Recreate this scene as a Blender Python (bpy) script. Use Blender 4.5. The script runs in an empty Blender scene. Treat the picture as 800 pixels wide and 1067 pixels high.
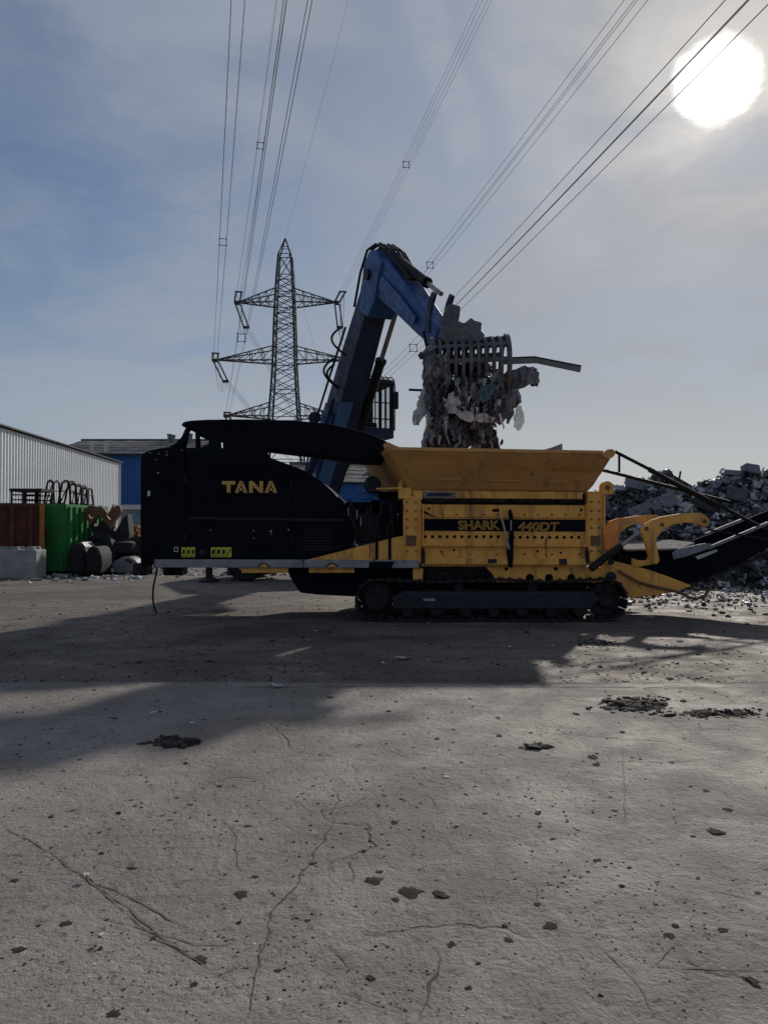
import bpy, bmesh, math, random
from mathutils import Vector, Matrix, noise

R = math.radians
scene = bpy.context.scene
col = scene.collection

# ------------------------------------------------------------------ camera
F = 800.0            # focal length in photo pixels (photo 800 x 1067)
CAM_H = 1.6
PITCH = math.atan(14.5 / F)
cam_d = bpy.data.cameras.new('camera')
cam_d.sensor_fit = 'HORIZONTAL'
cam_d.sensor_width = 36.0
cam_d.lens = 36.0
cam_d.clip_start = 0.1
cam_d.clip_end = 5000
cam = bpy.data.objects.new('camera', cam_d)
col.objects.link(cam)
cam.location = (0, 0, CAM_H)
cam.rotation_euler = (math.pi / 2 + PITCH, 0, 0)
scene.camera = cam


def ray(px, py):
    x = (px - 400) / F
    z = (533.5 - py) / F
    y = math.cos(PITCH) - z * math.sin(PITCH)
    zz = math.sin(PITCH) + z * math.cos(PITCH)
    return Vector((x, y, zz))


def W(px, py, Y):
    r = ray(px, py)
    k = Y / r.y
    return Vector((r.x * k, Y, CAM_H + r.z * k))


def G(px, py, z=0.0):
    r = ray(px, py)
    k = (z - CAM_H) / r.z
    return Vector((r.x * k, r.y * k, z))


def pl(pts, Y):
    out = []
    for p in pts:
        w = W(p[0], p[1], Y)
        out.append((w.x, w.z))
    return out


# ------------------------------------------------------------------ sky
SUN_DIR = ray(745, 85).normalized()
SUN_EL = math.asin(SUN_DIR.z)
SUN_AZ = math.atan2(SUN_DIR.x, SUN_DIR.y)

world = bpy.data.worlds.new('World')
scene.world = world
world.use_nodes = True
nt = world.node_tree
nt.nodes.clear()


def nd(tree, typ, **kw):
    n = tree.nodes.new(typ)
    for k, v in kw.items():
        setattr(n, k, v)
    return n


def math_n(tree, op, a, b=None, c=None, clamp=False):
    n = tree.nodes.new('ShaderNodeMath')
    n.operation = op
    n.use_clamp = clamp
    for i, v in enumerate((a, b, c)):
        if v is None:
            continue
        if isinstance(v, (int, float)):
            n.inputs[i].default_value = v
        else:
            tree.links.new(v, n.inputs[i])
    return n.outputs[0]


def mapr(tree, v, a, b, c=0.0, d=1.0, smooth=True):
    n = tree.nodes.new('ShaderNodeMapRange')
    n.interpolation_type = 'SMOOTHSTEP' if smooth else 'LINEAR'
    tree.links.new(v, n.inputs[0])
    for i, k in enumerate((a, b, c, d)):
        n.inputs[i + 1].default_value = k
    return n.outputs[0]


def mixc(tree, f, a, b, blend='MIX'):
    n = tree.nodes.new('ShaderNodeMix')
    n.data_type = 'RGBA'
    n.blend_type = blend
    for idx, v in ((0, f), (6, a), (7, b)):
        if isinstance(v, (int, float)):
            n.inputs[idx].default_value = v
        elif isinstance(v, tuple):
            n.inputs[idx].default_value = (*v, 1.0) if len(v) == 3 else v
        else:
            tree.links.new(v, n.inputs[idx])
    return n.outputs[2]


def noise_n(tree, vec, scale, detail=6, rough=.55, dist=0.0):
    n = tree.nodes.new('ShaderNodeTexNoise')
    n.inputs['Scale'].default_value = scale
    n.inputs['Detail'].default_value = detail
    n.inputs['Roughness'].default_value = rough
    n.inputs['Distortion'].default_value = dist
    if vec is not None:
        tree.links.new(vec, n.inputs['Vector'])
    return n.outputs['Fac']


CLOUD_SHIFT = (4.24, 4.27, 0)


def build_sky():
    t = nt
    L = t.links
    out = nd(t, 'ShaderNodeOutputWorld')
    bg = nd(t, 'ShaderNodeBackground')
    L.new(bg.outputs[0], out.inputs[0])
    sky = nd(t, 'ShaderNodeTexSky')
    sky.sky_type = 'NISHITA'
    sky.sun_disc = False
    sky.sun_elevation = SUN_EL
    sky.sun_rotation = SUN_AZ
    sky.air_density = 1.0
    sky.dust_density = 0.6
    sky.ozone_density = 1.6
    tc = nd(t, 'ShaderNodeTexCoord')
    vec = tc.outputs['Generated']
    sep = nd(t, 'ShaderNodeSeparateXYZ')
    L.new(vec, sep.inputs[0])
    z = math_n(t, 'MAXIMUM', sep.outputs[2], 0.0)
    den = math_n(t, 'ADD', z, 0.16)
    px = math_n(t, 'DIVIDE', sep.outputs[0], den)
    py = math_n(t, 'DIVIDE', sep.outputs[1], den)
    comb = nd(t, 'ShaderNodeCombineXYZ')
    L.new(px, comb.inputs[0])
    L.new(py, comb.inputs[1])
    P = comb.outputs[0]
    # thin cirrus veil
    mp = nd(t, 'ShaderNodeMapping')
    mp.inputs['Scale'].default_value = (0.85, 1.0, 1)
    mp.inputs['Rotation'].default_value = (0, 0, R(-18))
    mp.inputs['Location'].default_value = CLOUD_SHIFT
    L.new(P, mp.inputs[0])
    n1 = noise_n(t, mp.outputs[0], 1.1, 3.5, .5, 0.5)
    n2 = noise_n(t, mp.outputs[0], 3.2, 7, .6, 1.1)
    n3 = noise_n(t, mp.outputs[0], 11.0, 6, .6, 0.4)
    v = math_n(t, 'MULTIPLY_ADD', n2, 0.32, math_n(t, 'MULTIPLY', n1, 0.9))
    v = math_n(t, 'MULTIPLY_ADD', n3, 0.07, v)
    veil = mapr(t, v, 0.50, 0.80)

    # two broad, frayed vapour trails (given in the cloud plane)
    def to_plane(a, b):
        d = ray(a, b).normalized()
        return Vector((d.x / (d.z + .16), d.y / (d.z + .16)))

    def streak(pa, pb, w, amt):
        A, B = to_plane(*pa), to_plane(*pb)
        d = (B - A)
        ln = d.length
        d.normalize()
        nx, ny = -d.y, d.x
        ax = math_n(t, 'SUBTRACT', px, A.x)
        ay = math_n(t, 'SUBTRACT', py, A.y)
        dist = math_n(t, 'ADD', math_n(t, 'MULTIPLY', ax, nx), math_n(t, 'MULTIPLY', ay, ny))
        along = math_n(t, 'ADD', math_n(t, 'MULTIPLY', ax, d.x), math_n(t, 'MULTIPLY', ay, d.y))
        dist = math_n(t, 'ADD', dist, math_n(t, 'MULTIPLY', math_n(t, 'SUBTRACT', n2, .5), w * 1.7))
        m = mapr(t, math_n(t, 'ABSOLUTE', dist), w * .25, w, 1, 0)
        m2 = mapr(t, along, ln * .86, ln * 1.02, 1, 0)
        m = math_n(t, 'MULTIPLY', m, m2)
        m = math_n(t, 'MULTIPLY', m, mapr(t, n3, .25, .7, .55, 1.0))
        return math_n(t, 'MULTIPLY', m, amt)

    s1 = streak((548, -10), (604, 288), .11, .70)
    s2 = streak((440, -10), (498, 180), .06, .55)
    trail = math_n(t, 'MAXIMUM', s1, s2)
    veil = math_n(t, 'MULTIPLY_ADD', veil, .72, .20)
    veil = math_n(t, 'MAXIMUM', veil, trail)
    # lower sky: whitish
    hz = mapr(t, z, 0.0, 0.36, 1.0, 0.0)
    veil = math_n(t, 'ADD', veil, math_n(t, 'MULTIPLY', hz, .80), clamp=True)
    # angle to the sun
    dp = nd(t, 'ShaderNodeVectorMath', operation='DOT_PRODUCT')
    L.new(vec, dp.inputs[0])
    dp.inputs[1].default_value = SUN_DIR
    c = math_n(t, 'MAXIMUM', dp.outputs['Value'], 0.0)
    near = math_n(t, 'POWER', c, 10.0)
    veil = math_n(t, 'ADD', veil, math_n(t, 'MULTIPLY', near, .16), clamp=True)
    base = mixc(t, 1.0, sky.outputs[0], (.046, .052, .060), 'MULTIPLY')
    cloud = mixc(t, near, (.30, .345, .425), (.40, .405, .42))
    low = math_n(t, 'MULTIPLY', mapr(t, z, .02, .26, 1, 0), mapr(t, c, .55, .95, .25, 1.0))
    cloud = mixc(t, low, cloud, (.49, .505, .505))
    base = mixc(t, math_n(t, 'MULTIPLY', near, .75), base, (.26, .30, .38))
    colr = mixc(t, math_n(t, 'MULTIPLY', veil, .88), base, cloud)
    colr = mixc(t, 1.0, colr, mixc(t, 1.0, (.045, .047, .05), trail, 'MULTIPLY'), 'ADD')
    g1 = math_n(t, 'MULTIPLY', math_n(t, 'POWER', c, 420.0), math_n(t, 'MULTIPLY_ADD', n2, .5, .02))
    g2 = math_n(t, 'MULTIPLY', math_n(t, 'POWER', c, 75.0), mapr(t, n2, .34, .70, .05, .20))
    glow = math_n(t, 'ADD', g1, g2)
    gcol = mixc(t, 1.0, (1.0, .88, .70), glow, 'MULTIPLY')
    colr = mixc(t, 1.0, colr, gcol, 'ADD')
    # the sun behind thin cloud
    cd = math_n(t, 'ADD', c, math_n(t, 'MULTIPLY', math_n(t, 'ADD', math_n(t, 'MULTIPLY', math_n(t, 'SUBTRACT', n3, .5), .0012), math_n(t, 'MULTIPLY', math_n(t, 'SUBTRACT', n2, .5), .0016)), 1.0))
    disc = mapr(t, cd, math.cos(R(2.75)), math.cos(R(.7)), 0, 1.9)
    dcol = mixc(t, 1.0, (1.0, .97, .90), disc, 'MULTIPLY')
    colr = mixc(t, 1.0, colr, dcol, 'ADD')
    L.new(colr, bg.inputs[0])
    bg.inputs[1].default_value = 1.0


build_sky()

# ------------------------------------------------------------------ sun, exposure
sun_d = bpy.data.lights.new('sun', 'SUN')
sun_d.energy = 3.0
sun_d.angle = R(1.6)
sun_d.color = (1.0, .93, .82)
sun = bpy.data.objects.new('sun', sun_d)
col.objects.link(sun)
sun.location = (60, 140, 90)
sun.rotation_euler = SUN_DIR.to_track_quat('Z', 'Y').to_euler()
vs = scene.view_settings
vs.view_transform = 'Standard'
vs.look = 'None'
vs.gamma = 1.0
vs.exposure = 0.0
vs.use_curve_mapping = False
scene.cycles.max_bounces = 6
scene.cycles.use_adaptive_sampling = True


# ------------------------------------------------------------------ materials
def mat(name, c1, c2=None, scale=2.0, rough=.65, metal=0.0, bump=.15, bscale=30.0,
        rust=0.0, rustc=(.10, .045, .02), grime=0.0, grimec=(.035, .03, .025), dust=0.0,
        dustc=(.24, .21, .18), streak=False, spec=.4, alpha=None, trans=0.0):
    m = bpy.data.materials.new(name)
    m.use_nodes = True
    t = m.node_tree
    L = t.links
    b = t.nodes['Principled BSDF']
    tc = nd(t, 'ShaderNodeTexCoord')
    v = tc.outputs['Object']
    if streak:
        mp = nd(t, 'ShaderNodeMapping')
        mp.inputs['Scale'].default_value = (1.0, 1.0, .18)
        L.new(v, mp.inputs[0])
        vst = mp.outputs[0]
    else:
        vst = v
    n = noise_n(t, v, scale, 5, .6, .2)
    c2 = c2 or tuple(x * .7 for x in c1)
    c = mixc(t, mapr(t, n, .35, .65), c1, c2)
    rg = None
    if grime:
        g = noise_n(t, vst, 3.2, 8, .68, .6)
        gm = mapr(t, g, .66 - grime * .3, .80 - grime * .2)
        g2 = noise_n(t, v, 1.1, 7, .7, .4)
        gm = math_n(t, 'MULTIPLY', gm, mapr(t, g2, .36, .60, .35, 1.0))
        c = mixc(t, math_n(t, 'MULTIPLY', gm, .9), c, grimec)
        g3 = noise_n(t, vst, 17, 6, .7, .2)
        c = mixc(t, math_n(t, 'MULTIPLY', mapr(t, g3, .56, .70), grime * .7), c, grimec)
    if rust:
        g = noise_n(t, vst, 6.5, 8, .7, .3)
        gm = mapr(t, g, .70 - rust * .3, .74 - rust * .28)
        c = mixc(t, math_n(t, 'MULTIPLY', gm, .9), c, rustc)
        rg = gm
    if dust:
        g = noise_n(t, v, 4.0, 7, .7, 0)
        geo = nd(t, 'ShaderNodeNewGeometry')
        sp = nd(t, 'ShaderNodeSeparateXYZ')
        L.new(geo.outputs['Normal'], sp.inputs[0])
        up = mapr(t, sp.outputs[2], .1, .9, .25, 1.0)
        gm = math_n(t, 'MULTIPLY', mapr(t, g, .35, .75), up)
        c = mixc(t, math_n(t, 'MULTIPLY', gm, dust), c, dustc)
    L.new(c, b.inputs['Base Color'])
    r = noise_n(t, v, scale * 4, 4, .6)
    rr = mapr(t, r, .3, .7, max(rough - .12, .05), min(rough + .15, 1))
    if rg is not None:
        rr = math_n(t, 'MAXIMUM', rr, math_n(t, 'MULTIPLY', rg, .85))
    L.new(rr, b.inputs['Roughness'])
    b.inputs['Metallic'].default_value = metal
    b.inputs['Specular IOR Level'].default_value = spec
    if trans:
        b.inputs['Transmission Weight'].default_value = trans
    if alpha is not None:
        b.inputs['Alpha'].default_value = alpha
    if bump:
        bn = noise_n(t, v, bscale, 4, .6)
        bp = nd(t, 'ShaderNodeBump')
        bp.inputs['Strength'].default_value = bump
        bp.inputs['Distance'].default_value = .02
        L.new(bn, bp.inputs['Height'])
        L.new(bp.outputs[0], b.inputs['Normal'])
    return m


YEL = mat('yellow_paint', (.88, .45, .09), (.74, .35, .065), 1.6, .55, 0, .08, 25, rust=.30, rustc=(.15, .07, .035), grime=.62, grimec=(.19, .095, .04), dust=.2, streak=True)
HOP = mat('hopper_paint', (.62, .32, .095), (.52, .26, .08), 1.2, .7, 0, .12, 18, rust=.30, rustc=(.14, .065, .025), grime=.42, grimec=(.27, .13, .065), dust=.3, dustc=(.26, .18, .11), streak=True)
BLK = mat('black_paint', (.0085, .010, .017), (.006, .007, .011), 2.0, .75, 0, .05, 15, dust=.03, dustc=(.06, .06, .06), spec=.05)
BLK2 = mat('black_steel', (.012, .012, .013), (.007, .007, .008), 3.0, .65, .2, .2, 25, dust=.18, dustc=(.10, .09, .08))
TRK = mat('track_steel', (.012, .012, .012), (.008, .008, .009), 5.0, .65, .2, .3, 30, dust=.25, dustc=(.10, .09, .08))
NAVY = mat('navy_frame', (.012, .014, .030), (.008, .009, .016), 3.0, .6, 0, .2, 20, dust=.22, dustc=(.12, .11, .10))
GREYB = mat('grey_rail', (.30, .30, .31), (.22, .22, .225), 3.0, .6, .2, .15, 20, rust=.15, grime=.3)
GOLD = mat('gold_lettering', (.62, .36, .09), (.55, .30, .07), 4.0, .5, 0, 0, 10)
LABEL = mat('yellow_sticker', (.60, .58, .06), (.50, .48, .05), 4, .6, 0, 0, 10)
WHITE = mat('white_paint', (.62, .62, .60), (.5, .5, .49), 5, .6, 0, 0, 10)
RUBBER = mat('rubber', (.012, .012, .013), (.008, .008, .008), 5, .8, 0, .3, 25, dust=.18, dustc=(.12, .11, .10))
STEELR = mat('rod_steel', (.30, .30, .30), (.2, .2, .2), 5, .35, .8, .05, 20)
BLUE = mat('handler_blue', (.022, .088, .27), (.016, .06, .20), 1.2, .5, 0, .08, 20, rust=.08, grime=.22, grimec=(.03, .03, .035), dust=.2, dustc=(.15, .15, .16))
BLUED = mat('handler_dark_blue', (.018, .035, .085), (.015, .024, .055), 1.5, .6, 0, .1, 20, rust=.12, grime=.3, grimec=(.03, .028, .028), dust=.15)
GRAP = mat('worn_steel', (.15, .145, .155), (.09, .088, .095), 3.0, .65, .45, .3, 25, rust=.2, rustc=(.08, .05, .035), dust=.25)
GLASS = mat('dark_glass', (.03, .045, .06), (.03, .04, .05), 1, .12, 0, 0, 10, spec=.5, alpha=.16)
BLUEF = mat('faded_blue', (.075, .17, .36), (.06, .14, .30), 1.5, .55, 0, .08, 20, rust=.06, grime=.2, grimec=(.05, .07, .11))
COVER = mat('galvanised_cover', (.20, .20, .205), (.15, .15, .155), 2.0, .95, 0, .2, 15, grime=.3, spec=.05)
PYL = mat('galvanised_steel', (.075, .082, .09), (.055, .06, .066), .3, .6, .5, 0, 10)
INS = mat('insulator', (.028, .026, .026), (.02, .02, .02), 1, .35, 0, 0, 10)
WIRE = mat('conductor', (.16, .165, .18), (.13, .135, .145), .2, .6, .5, 0, 10)
SHED = mat('white_cladding', (.76, .78, .80), (.70, .72, .74), .25, .55, 0, .02, 10, grime=.16, grimec=(.25, .25, .25), streak=True)
TRIMD = mat('dark_trim', (.022, .025, .032), (.016, .018, .022), 1, .6, 0, 0, 10)
BBLUE = mat('blue_cladding', (.025, .115, .34), (.02, .09, .28), .15, .6, 0, .02, 8, grime=.15, grimec=(.05, .08, .14), streak=True)
ROOFG = mat('fibre_cement_roof', (.17, .165, .16), (.09, .088, .085), .8, .9, 0, .25, 3, grime=.5, grimec=(.05, .05, .048))
GREEN = mat('green_container', (.03, .24, .055), (.025, .18, .045), 1.5, .6, 0, .1, 15, rust=.15, grime=.3, grimec=(.02, .06, .025))
BROWN = mat('brown_container', (.13, .040, .020), (.09, .028, .016), 1.5, .75, 0, .2, 15, rust=.4, rustc=(.06, .03, .02), grime=.35)
ORANGE = mat('lit_edge_orange', (.45, .18, .05), (.36, .13, .04), 3, .7, 0, .15, 20, rust=.2)  # brighter than the brown skip: its sunlit edge put into the colour
REDP = mat('red_paint', (.40, .045, .02), (.28, .035, .02), 3, .6, 0, .1, 20, rust=.25)
CONC = mat('block_concrete', (.33, .33, .325), (.25, .25, .245), 2.5, .9, 0, .5, 20, grime=.3, grimec=(.16, .155, .15))
RUST = mat('rusty_plate', (.20, .115, .065), (.14, .075, .042), 3, .85, .1, .3, 20, rust=.3, rustc=(.09, .045, .025))
YORK = mat('yellow_scrap', (.55, .24, .035), (.4, .15, .03), 4, .7, 0, .2, 20, rust=.3)
GPLA = mat('grey_plastic', (.21, .215, .225), (.15, .155, .16), 3, .55, 0, .1, 20, grime=.25)
DARKS = mat('dark_scrap', (.040, .040, .042), (.024, .024, .025), 4, .8, .1, .3, 20, dust=.3, dustc=(.14, .13, .12))
MUD = mat('dried_mud', (.042, .034, .028), (.028, .023, .019), 8, .95, 0, .6, 60)
PAPER = mat('paper_scrap', (.58, .58, .57), (.48, .48, .47), 8, .8, 0, .2, 30)
PLASW = mat('dirty_white_plastic', (.55, .55, .56), (.42, .42, .43), 4, .5, 0, .2, 20, grime=.35, grimec=(.15, .15, .15))
PLASG = mat('grey_film', (.24, .245, .28), (.15, .155, .18), 4, .5, 0, .25, 20, grime=.35, grimec=(.05, .05, .055))
PLASD = mat('dark_film', (.095, .095, .115), (.05, .05, .062), 4, .55, 0, .3, 20)
PLASB = mat('teal_film', (.10, .19, .21), (.07, .13, .15), 4, .5, 0, .25, 20)
PLASC = mat('clear_film', (.55, .57, .58), (.45, .47, .48), 5, .4, 0, .2, 20, alpha=.55)
ALU = mat('grey_beam', (.17, .17, .175), (.12, .12, .125), 3, .5, .3, .1, 20, grime=.2)
TEAL = mat('teal_window', (.08, .17, .22), (.06, .13, .17), .5, .3, 0, 0, 5)
CREAM = mat('cream_board', (.48, .44, .34), (.38, .35, .27), 3, .8, 0, .1, 20, grime=.3)
SCRB = mat('slate_sheet', (.20, .21, .235), (.15, .155, .17), 2.5, .6, .2, .15, 15, grime=.3)


# ------------------------------------------------------------------ mesh builder
class MB:
    def __init__(s):
        s.v = []
        s.f = []
        s.mi = []

    def add(s, vs, fs, mi=0):
        o = len(s.v)
        s.v += [Vector(p) for p in vs]
        s.f += [[i + o for i in f] for f in fs]
        s.mi += [mi] * len(fs)
        return s

    def box(s, x0, x1, y0, y1, z0, z1, mi=0):
        vs = [(x0, y0, z0), (x1, y0, z0), (x1, y1, z0), (x0, y1, z0), (x0, y0, z1), (x1, y0, z1), (x1, y1, z1), (x0, y1, z1)]
        return s.add(vs, [(0, 3, 2, 1), (4, 5, 6, 7), (0, 1, 5, 4), (1, 2, 6, 5), (2, 3, 7, 6), (3, 0, 4, 7)], mi)

    def obox(s, c, size, M, mi=0):
        x, y, z = size[0] / 2, size[1] / 2, size[2] / 2
        vs = [Vector(c) + M @ Vector(p) for p in ((-x, -y, -z), (x, -y, -z), (x, y, -z), (-x, y, -z), (-x, -y, z), (x, -y, z), (x, y, z), (-x, y, z))]
        return s.add(vs, [(0, 3, 2, 1), (4, 5, 6, 7), (0, 1, 5, 4), (1, 2, 6, 5), (2, 3, 7, 6), (3, 0, 4, 7)], mi)

    def prism(s, poly, y0, y1, mi=0):
        n = len(poly)
        vs = [(p[0], y0, p[1]) for p in poly] + [(p[0], y1, p[1]) for p in poly]
        fs = [list(range(n)), list(range(2 * n - 1, n - 1, -1))]
        fs += [(i, i + n, (i + 1) % n + n, (i + 1) % n) for i in range(n)]
        return s.add(vs, fs, mi)

    def gprism(s, poly, org, u, n, w, mi=0, off=0.0):
        """poly in (along u, z); extruded +-w/2 along n"""
        N = len(poly)
        vs = []
        for k in (-.5, .5):
            for p in poly:
                ww = w if not callable(w) else w(p)
                q = Vector(org) + Vector(u) * p[0] + Vector((0, 0, p[1])) + Vector(n) * (k * ww + off)
                vs.append(q)
        fs = [list(range(N)), list(range(2 * N - 1, N - 1, -1))]
        fs += [(i, i + N, (i + 1) % N + N, (i + 1) % N) for i in range(N)]
        return s.add(vs, fs, mi)

    def cyl(s, p0, p1, r0, r1=None, seg=12, mi=0):
        p0, p1 = Vector(p0), Vector(p1)
        r1 = r0 if r1 is None else r1
        d = (p1 - p0).normalized()
        a = d.orthogonal().normalized()
        b = d.cross(a)
        vs = []
        for p, r in ((p0, r0), (p1, r1)):
            for i in range(seg):
                t = 2 * math.pi * i / seg
                vs.append(p + (a * math.cos(t) + b * math.sin(t)) * r)
        fs = [(i, (i + 1) % seg, seg + (i + 1) % seg, seg + i) for i in range(seg)]
        fs += [list(range(seg))[::-1], list(range(seg, 2 * seg))]
        return s.add(vs, fs, mi)

    def tube(s, pts, r, seg=6, mi=0):
        pts = [Vector(p) for p in pts]
        vs, fs = [], []
        a = None
        for i, p in enumerate(pts):
            d = (pts[min(i + 1, len(pts) - 1)] - pts[max(i - 1, 0)]).normalized()
            if a is None:
                a = d.orthogonal().normalized()
            a = (a - d * a.dot(d))
            a = a.normalized() if a.length > 1e-6 else d.orthogonal().normalized()
            b = d.cross(a)
            rr = r(i / (len(pts) - 1)) if callable(r) else r
            for k in range(seg):
                t = 2 * math.pi * k / seg
                vs.append(p + (a * math.cos(t) + b * math.sin(t)) * rr)
        for i in range(len(pts) - 1):
            for k in range(seg):
                fs.append((i * seg + k, i * seg + (k + 1) % seg, (i + 1) * seg + (k + 1) % seg, (i + 1) * seg + k))
        fs.append(list(range(seg))[::-1])
        fs.append([len(vs) - seg + k for k in range(seg)])
        return s.add(vs, fs, mi)

    def bar(s, p0, p1, w, h=None, up=(0, 0, 1), mi=0):
        """rectangular bar between two points"""
        p0, p1 = Vector(p0), Vector(p1)
        h = h or w
        d = (p1 - p0).normalized()
        a = d.cross(Vector(up))
        if a.length < 1e-4:
            a = d.orthogonal()
        a.normalize()
        b = a.cross(d).normalized()
        vs = []
        for p in (p0, p1):
            for q in ((-1, -1), (1, -1), (1, 1), (-1, 1)):
                vs.append(p + a * (q[0] * w / 2) + b * (q[1] * h / 2))
        return s.add(vs, [(0, 1, 2, 3), (7, 6, 5, 4), (0, 4, 5, 1), (1, 5, 6, 2), (2, 6, 7, 3), (3, 7, 4, 0)], mi)

    def lathe(s, prof, c, axis, seg=20, mi=0):
        """prof: list of (r, h) along axis"""
        axis = Vector(axis).normalized()
        a = axis.orthogonal().normalized()
        b = axis.cross(a)
        vs, fs = [], []
        n = len(prof)
        for i in range(seg):
            t = 2 * math.pi * i / seg
            for r, h in prof:
                vs.append(Vector(c) + axis * h + (a * math.cos(t) + b * math.sin(t)) * r)
        for i in range(seg):
            j = (i + 1) % seg
            for k in range(n - 1):
                fs.append((i * n + k, j * n + k, j * n + k + 1, i * n + k + 1))
        return s.add(vs, fs, mi)

    def mesh(s, name, off=Vector((0, 0, 0)), fix=True, smooth=None):
        me = bpy.data.meshes.new(name)
        me.from_pydata([p - off for p in s.v], [], s.f)
        if any(s.mi):
            me.polygons.foreach_set('material_index', s.mi)
        if fix:
            bm = bmesh.new()
            bm.from_mesh(me)
            bmesh.ops.recalc_face_normals(bm, faces=bm.faces)
            bm.to_mesh(me)
            bm.free()
        if smooth:
            me.polygons.foreach_set('use_smooth', [True] * len(me.polygons))
            me.set_sharp_from_angle(angle=R(smooth))
        me.update()
        return me

    def build(s, name, m, parent=None, bevel=0.0, seg=1, smooth=None, fix=True, sub=0):
        off = wloc(parent)
        me = s.mesh(name, off, fix, smooth)
        for k in (m if isinstance(m, (list, tuple)) else [m]):
            me.materials.append(k)
        o = bpy.data.objects.new(name, me)
        col.objects.link(o)
        o.parent = parent
        if bevel:
            b = o.modifiers.new('bevel', 'BEVEL')
            b.width = bevel
            b.segments = seg
            b.limit_method = 'ANGLE'
            b.angle_limit = R(40)
        return o


def wloc(o):
    p = Vector((0, 0, 0))
    while o is not None:
        p += Vector(o.location)
        o = o.parent
    return p


def thing(name, label, cat, loc, group=None):
    o = bpy.data.objects.new(name, None)
    col.objects.link(o)
    o.empty_display_size = .2
    o.location = loc
    return tag(o, label, cat, group)


def tag(o, label=None, cat=None, group=None, kind=None):
    if label:
        o['label'] = label
    if cat:
        o['category'] = cat
    if group:
        o['group'] = group
    if kind:
        o['kind'] = kind
    return o


def inst(me, name, loc, parent, rot=None):
    """object that shares mesh data; loc is a world position"""
    o = bpy.data.objects.new(name, me)
    col.objects.link(o)
    o.location = Vector(loc) - wloc(parent)
    if rot is not None:
        o.rotation_euler = rot
    o.parent = parent
    return o


def plate(name, outer, holes, y0, th, m, parent, bevel=0.0):
    """flat plate in the XZ plane with real openings; y0 front, th thickness"""
    cu = bpy.data.curves.new(name, 'CURVE')
    cu.dimensions = '2D'
    cu.fill_mode = 'BOTH'
    cu.extrude = th / 2
    for ring in [outer] + holes:
        sp = cu.splines.new('POLY')
        sp.points.add(len(ring) - 1)
        for i, p in enumerate(ring):
            sp.points[i].co = (p[0], p[1], 0, 1)
        sp.use_cyclic_u = True
    tmp = bpy.data.objects.new(name, cu)
    me = bpy.data.meshes.new_from_object(tmp)
    bpy.data.objects.remove(tmp)
    bpy.data.curves.remove(cu)
    off = wloc(parent)
    for v in me.vertices:
        x, z, d = v.co
        v.co = Vector((x, y0 + th / 2 - d, z)) - off
    me.materials.clear()
    me.materials.append(m)
    me.update()
    o = bpy.data.objects.new(name, me)
    col.objects.link(o)
    o.parent = parent
    return o


def circ(cx, cz, r, n=10, sq=0.0):
    return [(cx + r * math.cos(2 * math.pi * i / n + sq), cz + r * math.sin(2 * math.pi * i / n + sq)) for i in range(n)]


def text_obj(name, body, x, z, y, height, m, parent, width=None, outline=0.0, shear=0.0, depth=.004):
    cu = bpy.data.curves.new(name, 'FONT')
    cu.body = body
    cu.size = 1.0
    cu.shear = shear
    if outline:
        cu.fill_mode = 'NONE'
        cu.bevel_depth = outline
        cu.bevel_resolution = 0
        cu.resolution_u = 3
    else:
        cu.extrude = depth
        cu.resolution_u = 4
    tmp = bpy.data.objects.new(name, cu)
    me = bpy.data.meshes.new_from_object(tmp)
    bpy.data.objects.remove(tmp)
    xs = [v.co.x for v in me.vertices]
    zs = [v.co.y for v in me.vertices]
    x0, x1, z0, z1 = min(xs), max(xs), min(zs), max(zs)
    kz = height / (z1 - z0)
    kx = width / (x1 - x0) if width else kz
    off = wloc(parent)
    for v in me.vertices:
        v.co = Vector((x + (v.co.x - x0) * kx, y - v.co.z * .5, z + (v.co.y - z0) * kz)) - off
    me.materials.clear()
    me.materials.append(m)
    me.update()
    o = bpy.data.objects.new(name, me)
    col.objects.link(o)
    o.parent = parent
    return o


def fbm(p, o=4):
    return noise.fractal(Vector(p), 1.0, 2.0, o)


def crumple(mb, c, w, h, rng, amp=.25, n=8, M=None, ragged=.25, mi=0, thick=0.0):
    """a creased sheet"""
    M = M or Matrix.Identity(3)
    s = rng.random() * 100
    idx = {}
    vs, fs = [], []
    for i in range(n + 1):
        for j in range(n + 1):
            u, v = i / n - .5, j / n - .5
            e = 1.0
            if i in (0, n) or j in (0, n):
                e = 1 - rng.random() * ragged
            f = noise.noise(Vector((u * 3 + s, v * 3, s))) + .5 * abs(noise.noise(Vector((u * 7, v * 7 + s, s))))
            g = noise.noise(Vector((u * 2.5, v * 2.5 + s, 9)))
            p = Vector((u * w * e, g * amp * min(w, h) * .6, v * h * e)) + Vector((0, f * amp * min(w, h), 0)) * 1.2
            idx[i, j] = len(vs)
            vs.append(Vector(c) + M @ p)
    for i in range(n):
        for j in range(n):
            if (i in (0, n - 1) or j in (0, n - 1)) and rng.random() < ragged * .5:
                continue
            fs.append((idx[i, j], idx[i + 1, j], idx[i + 1, j + 1], idx[i, j + 1]))
    mb.add(vs, fs, mi)


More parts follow.
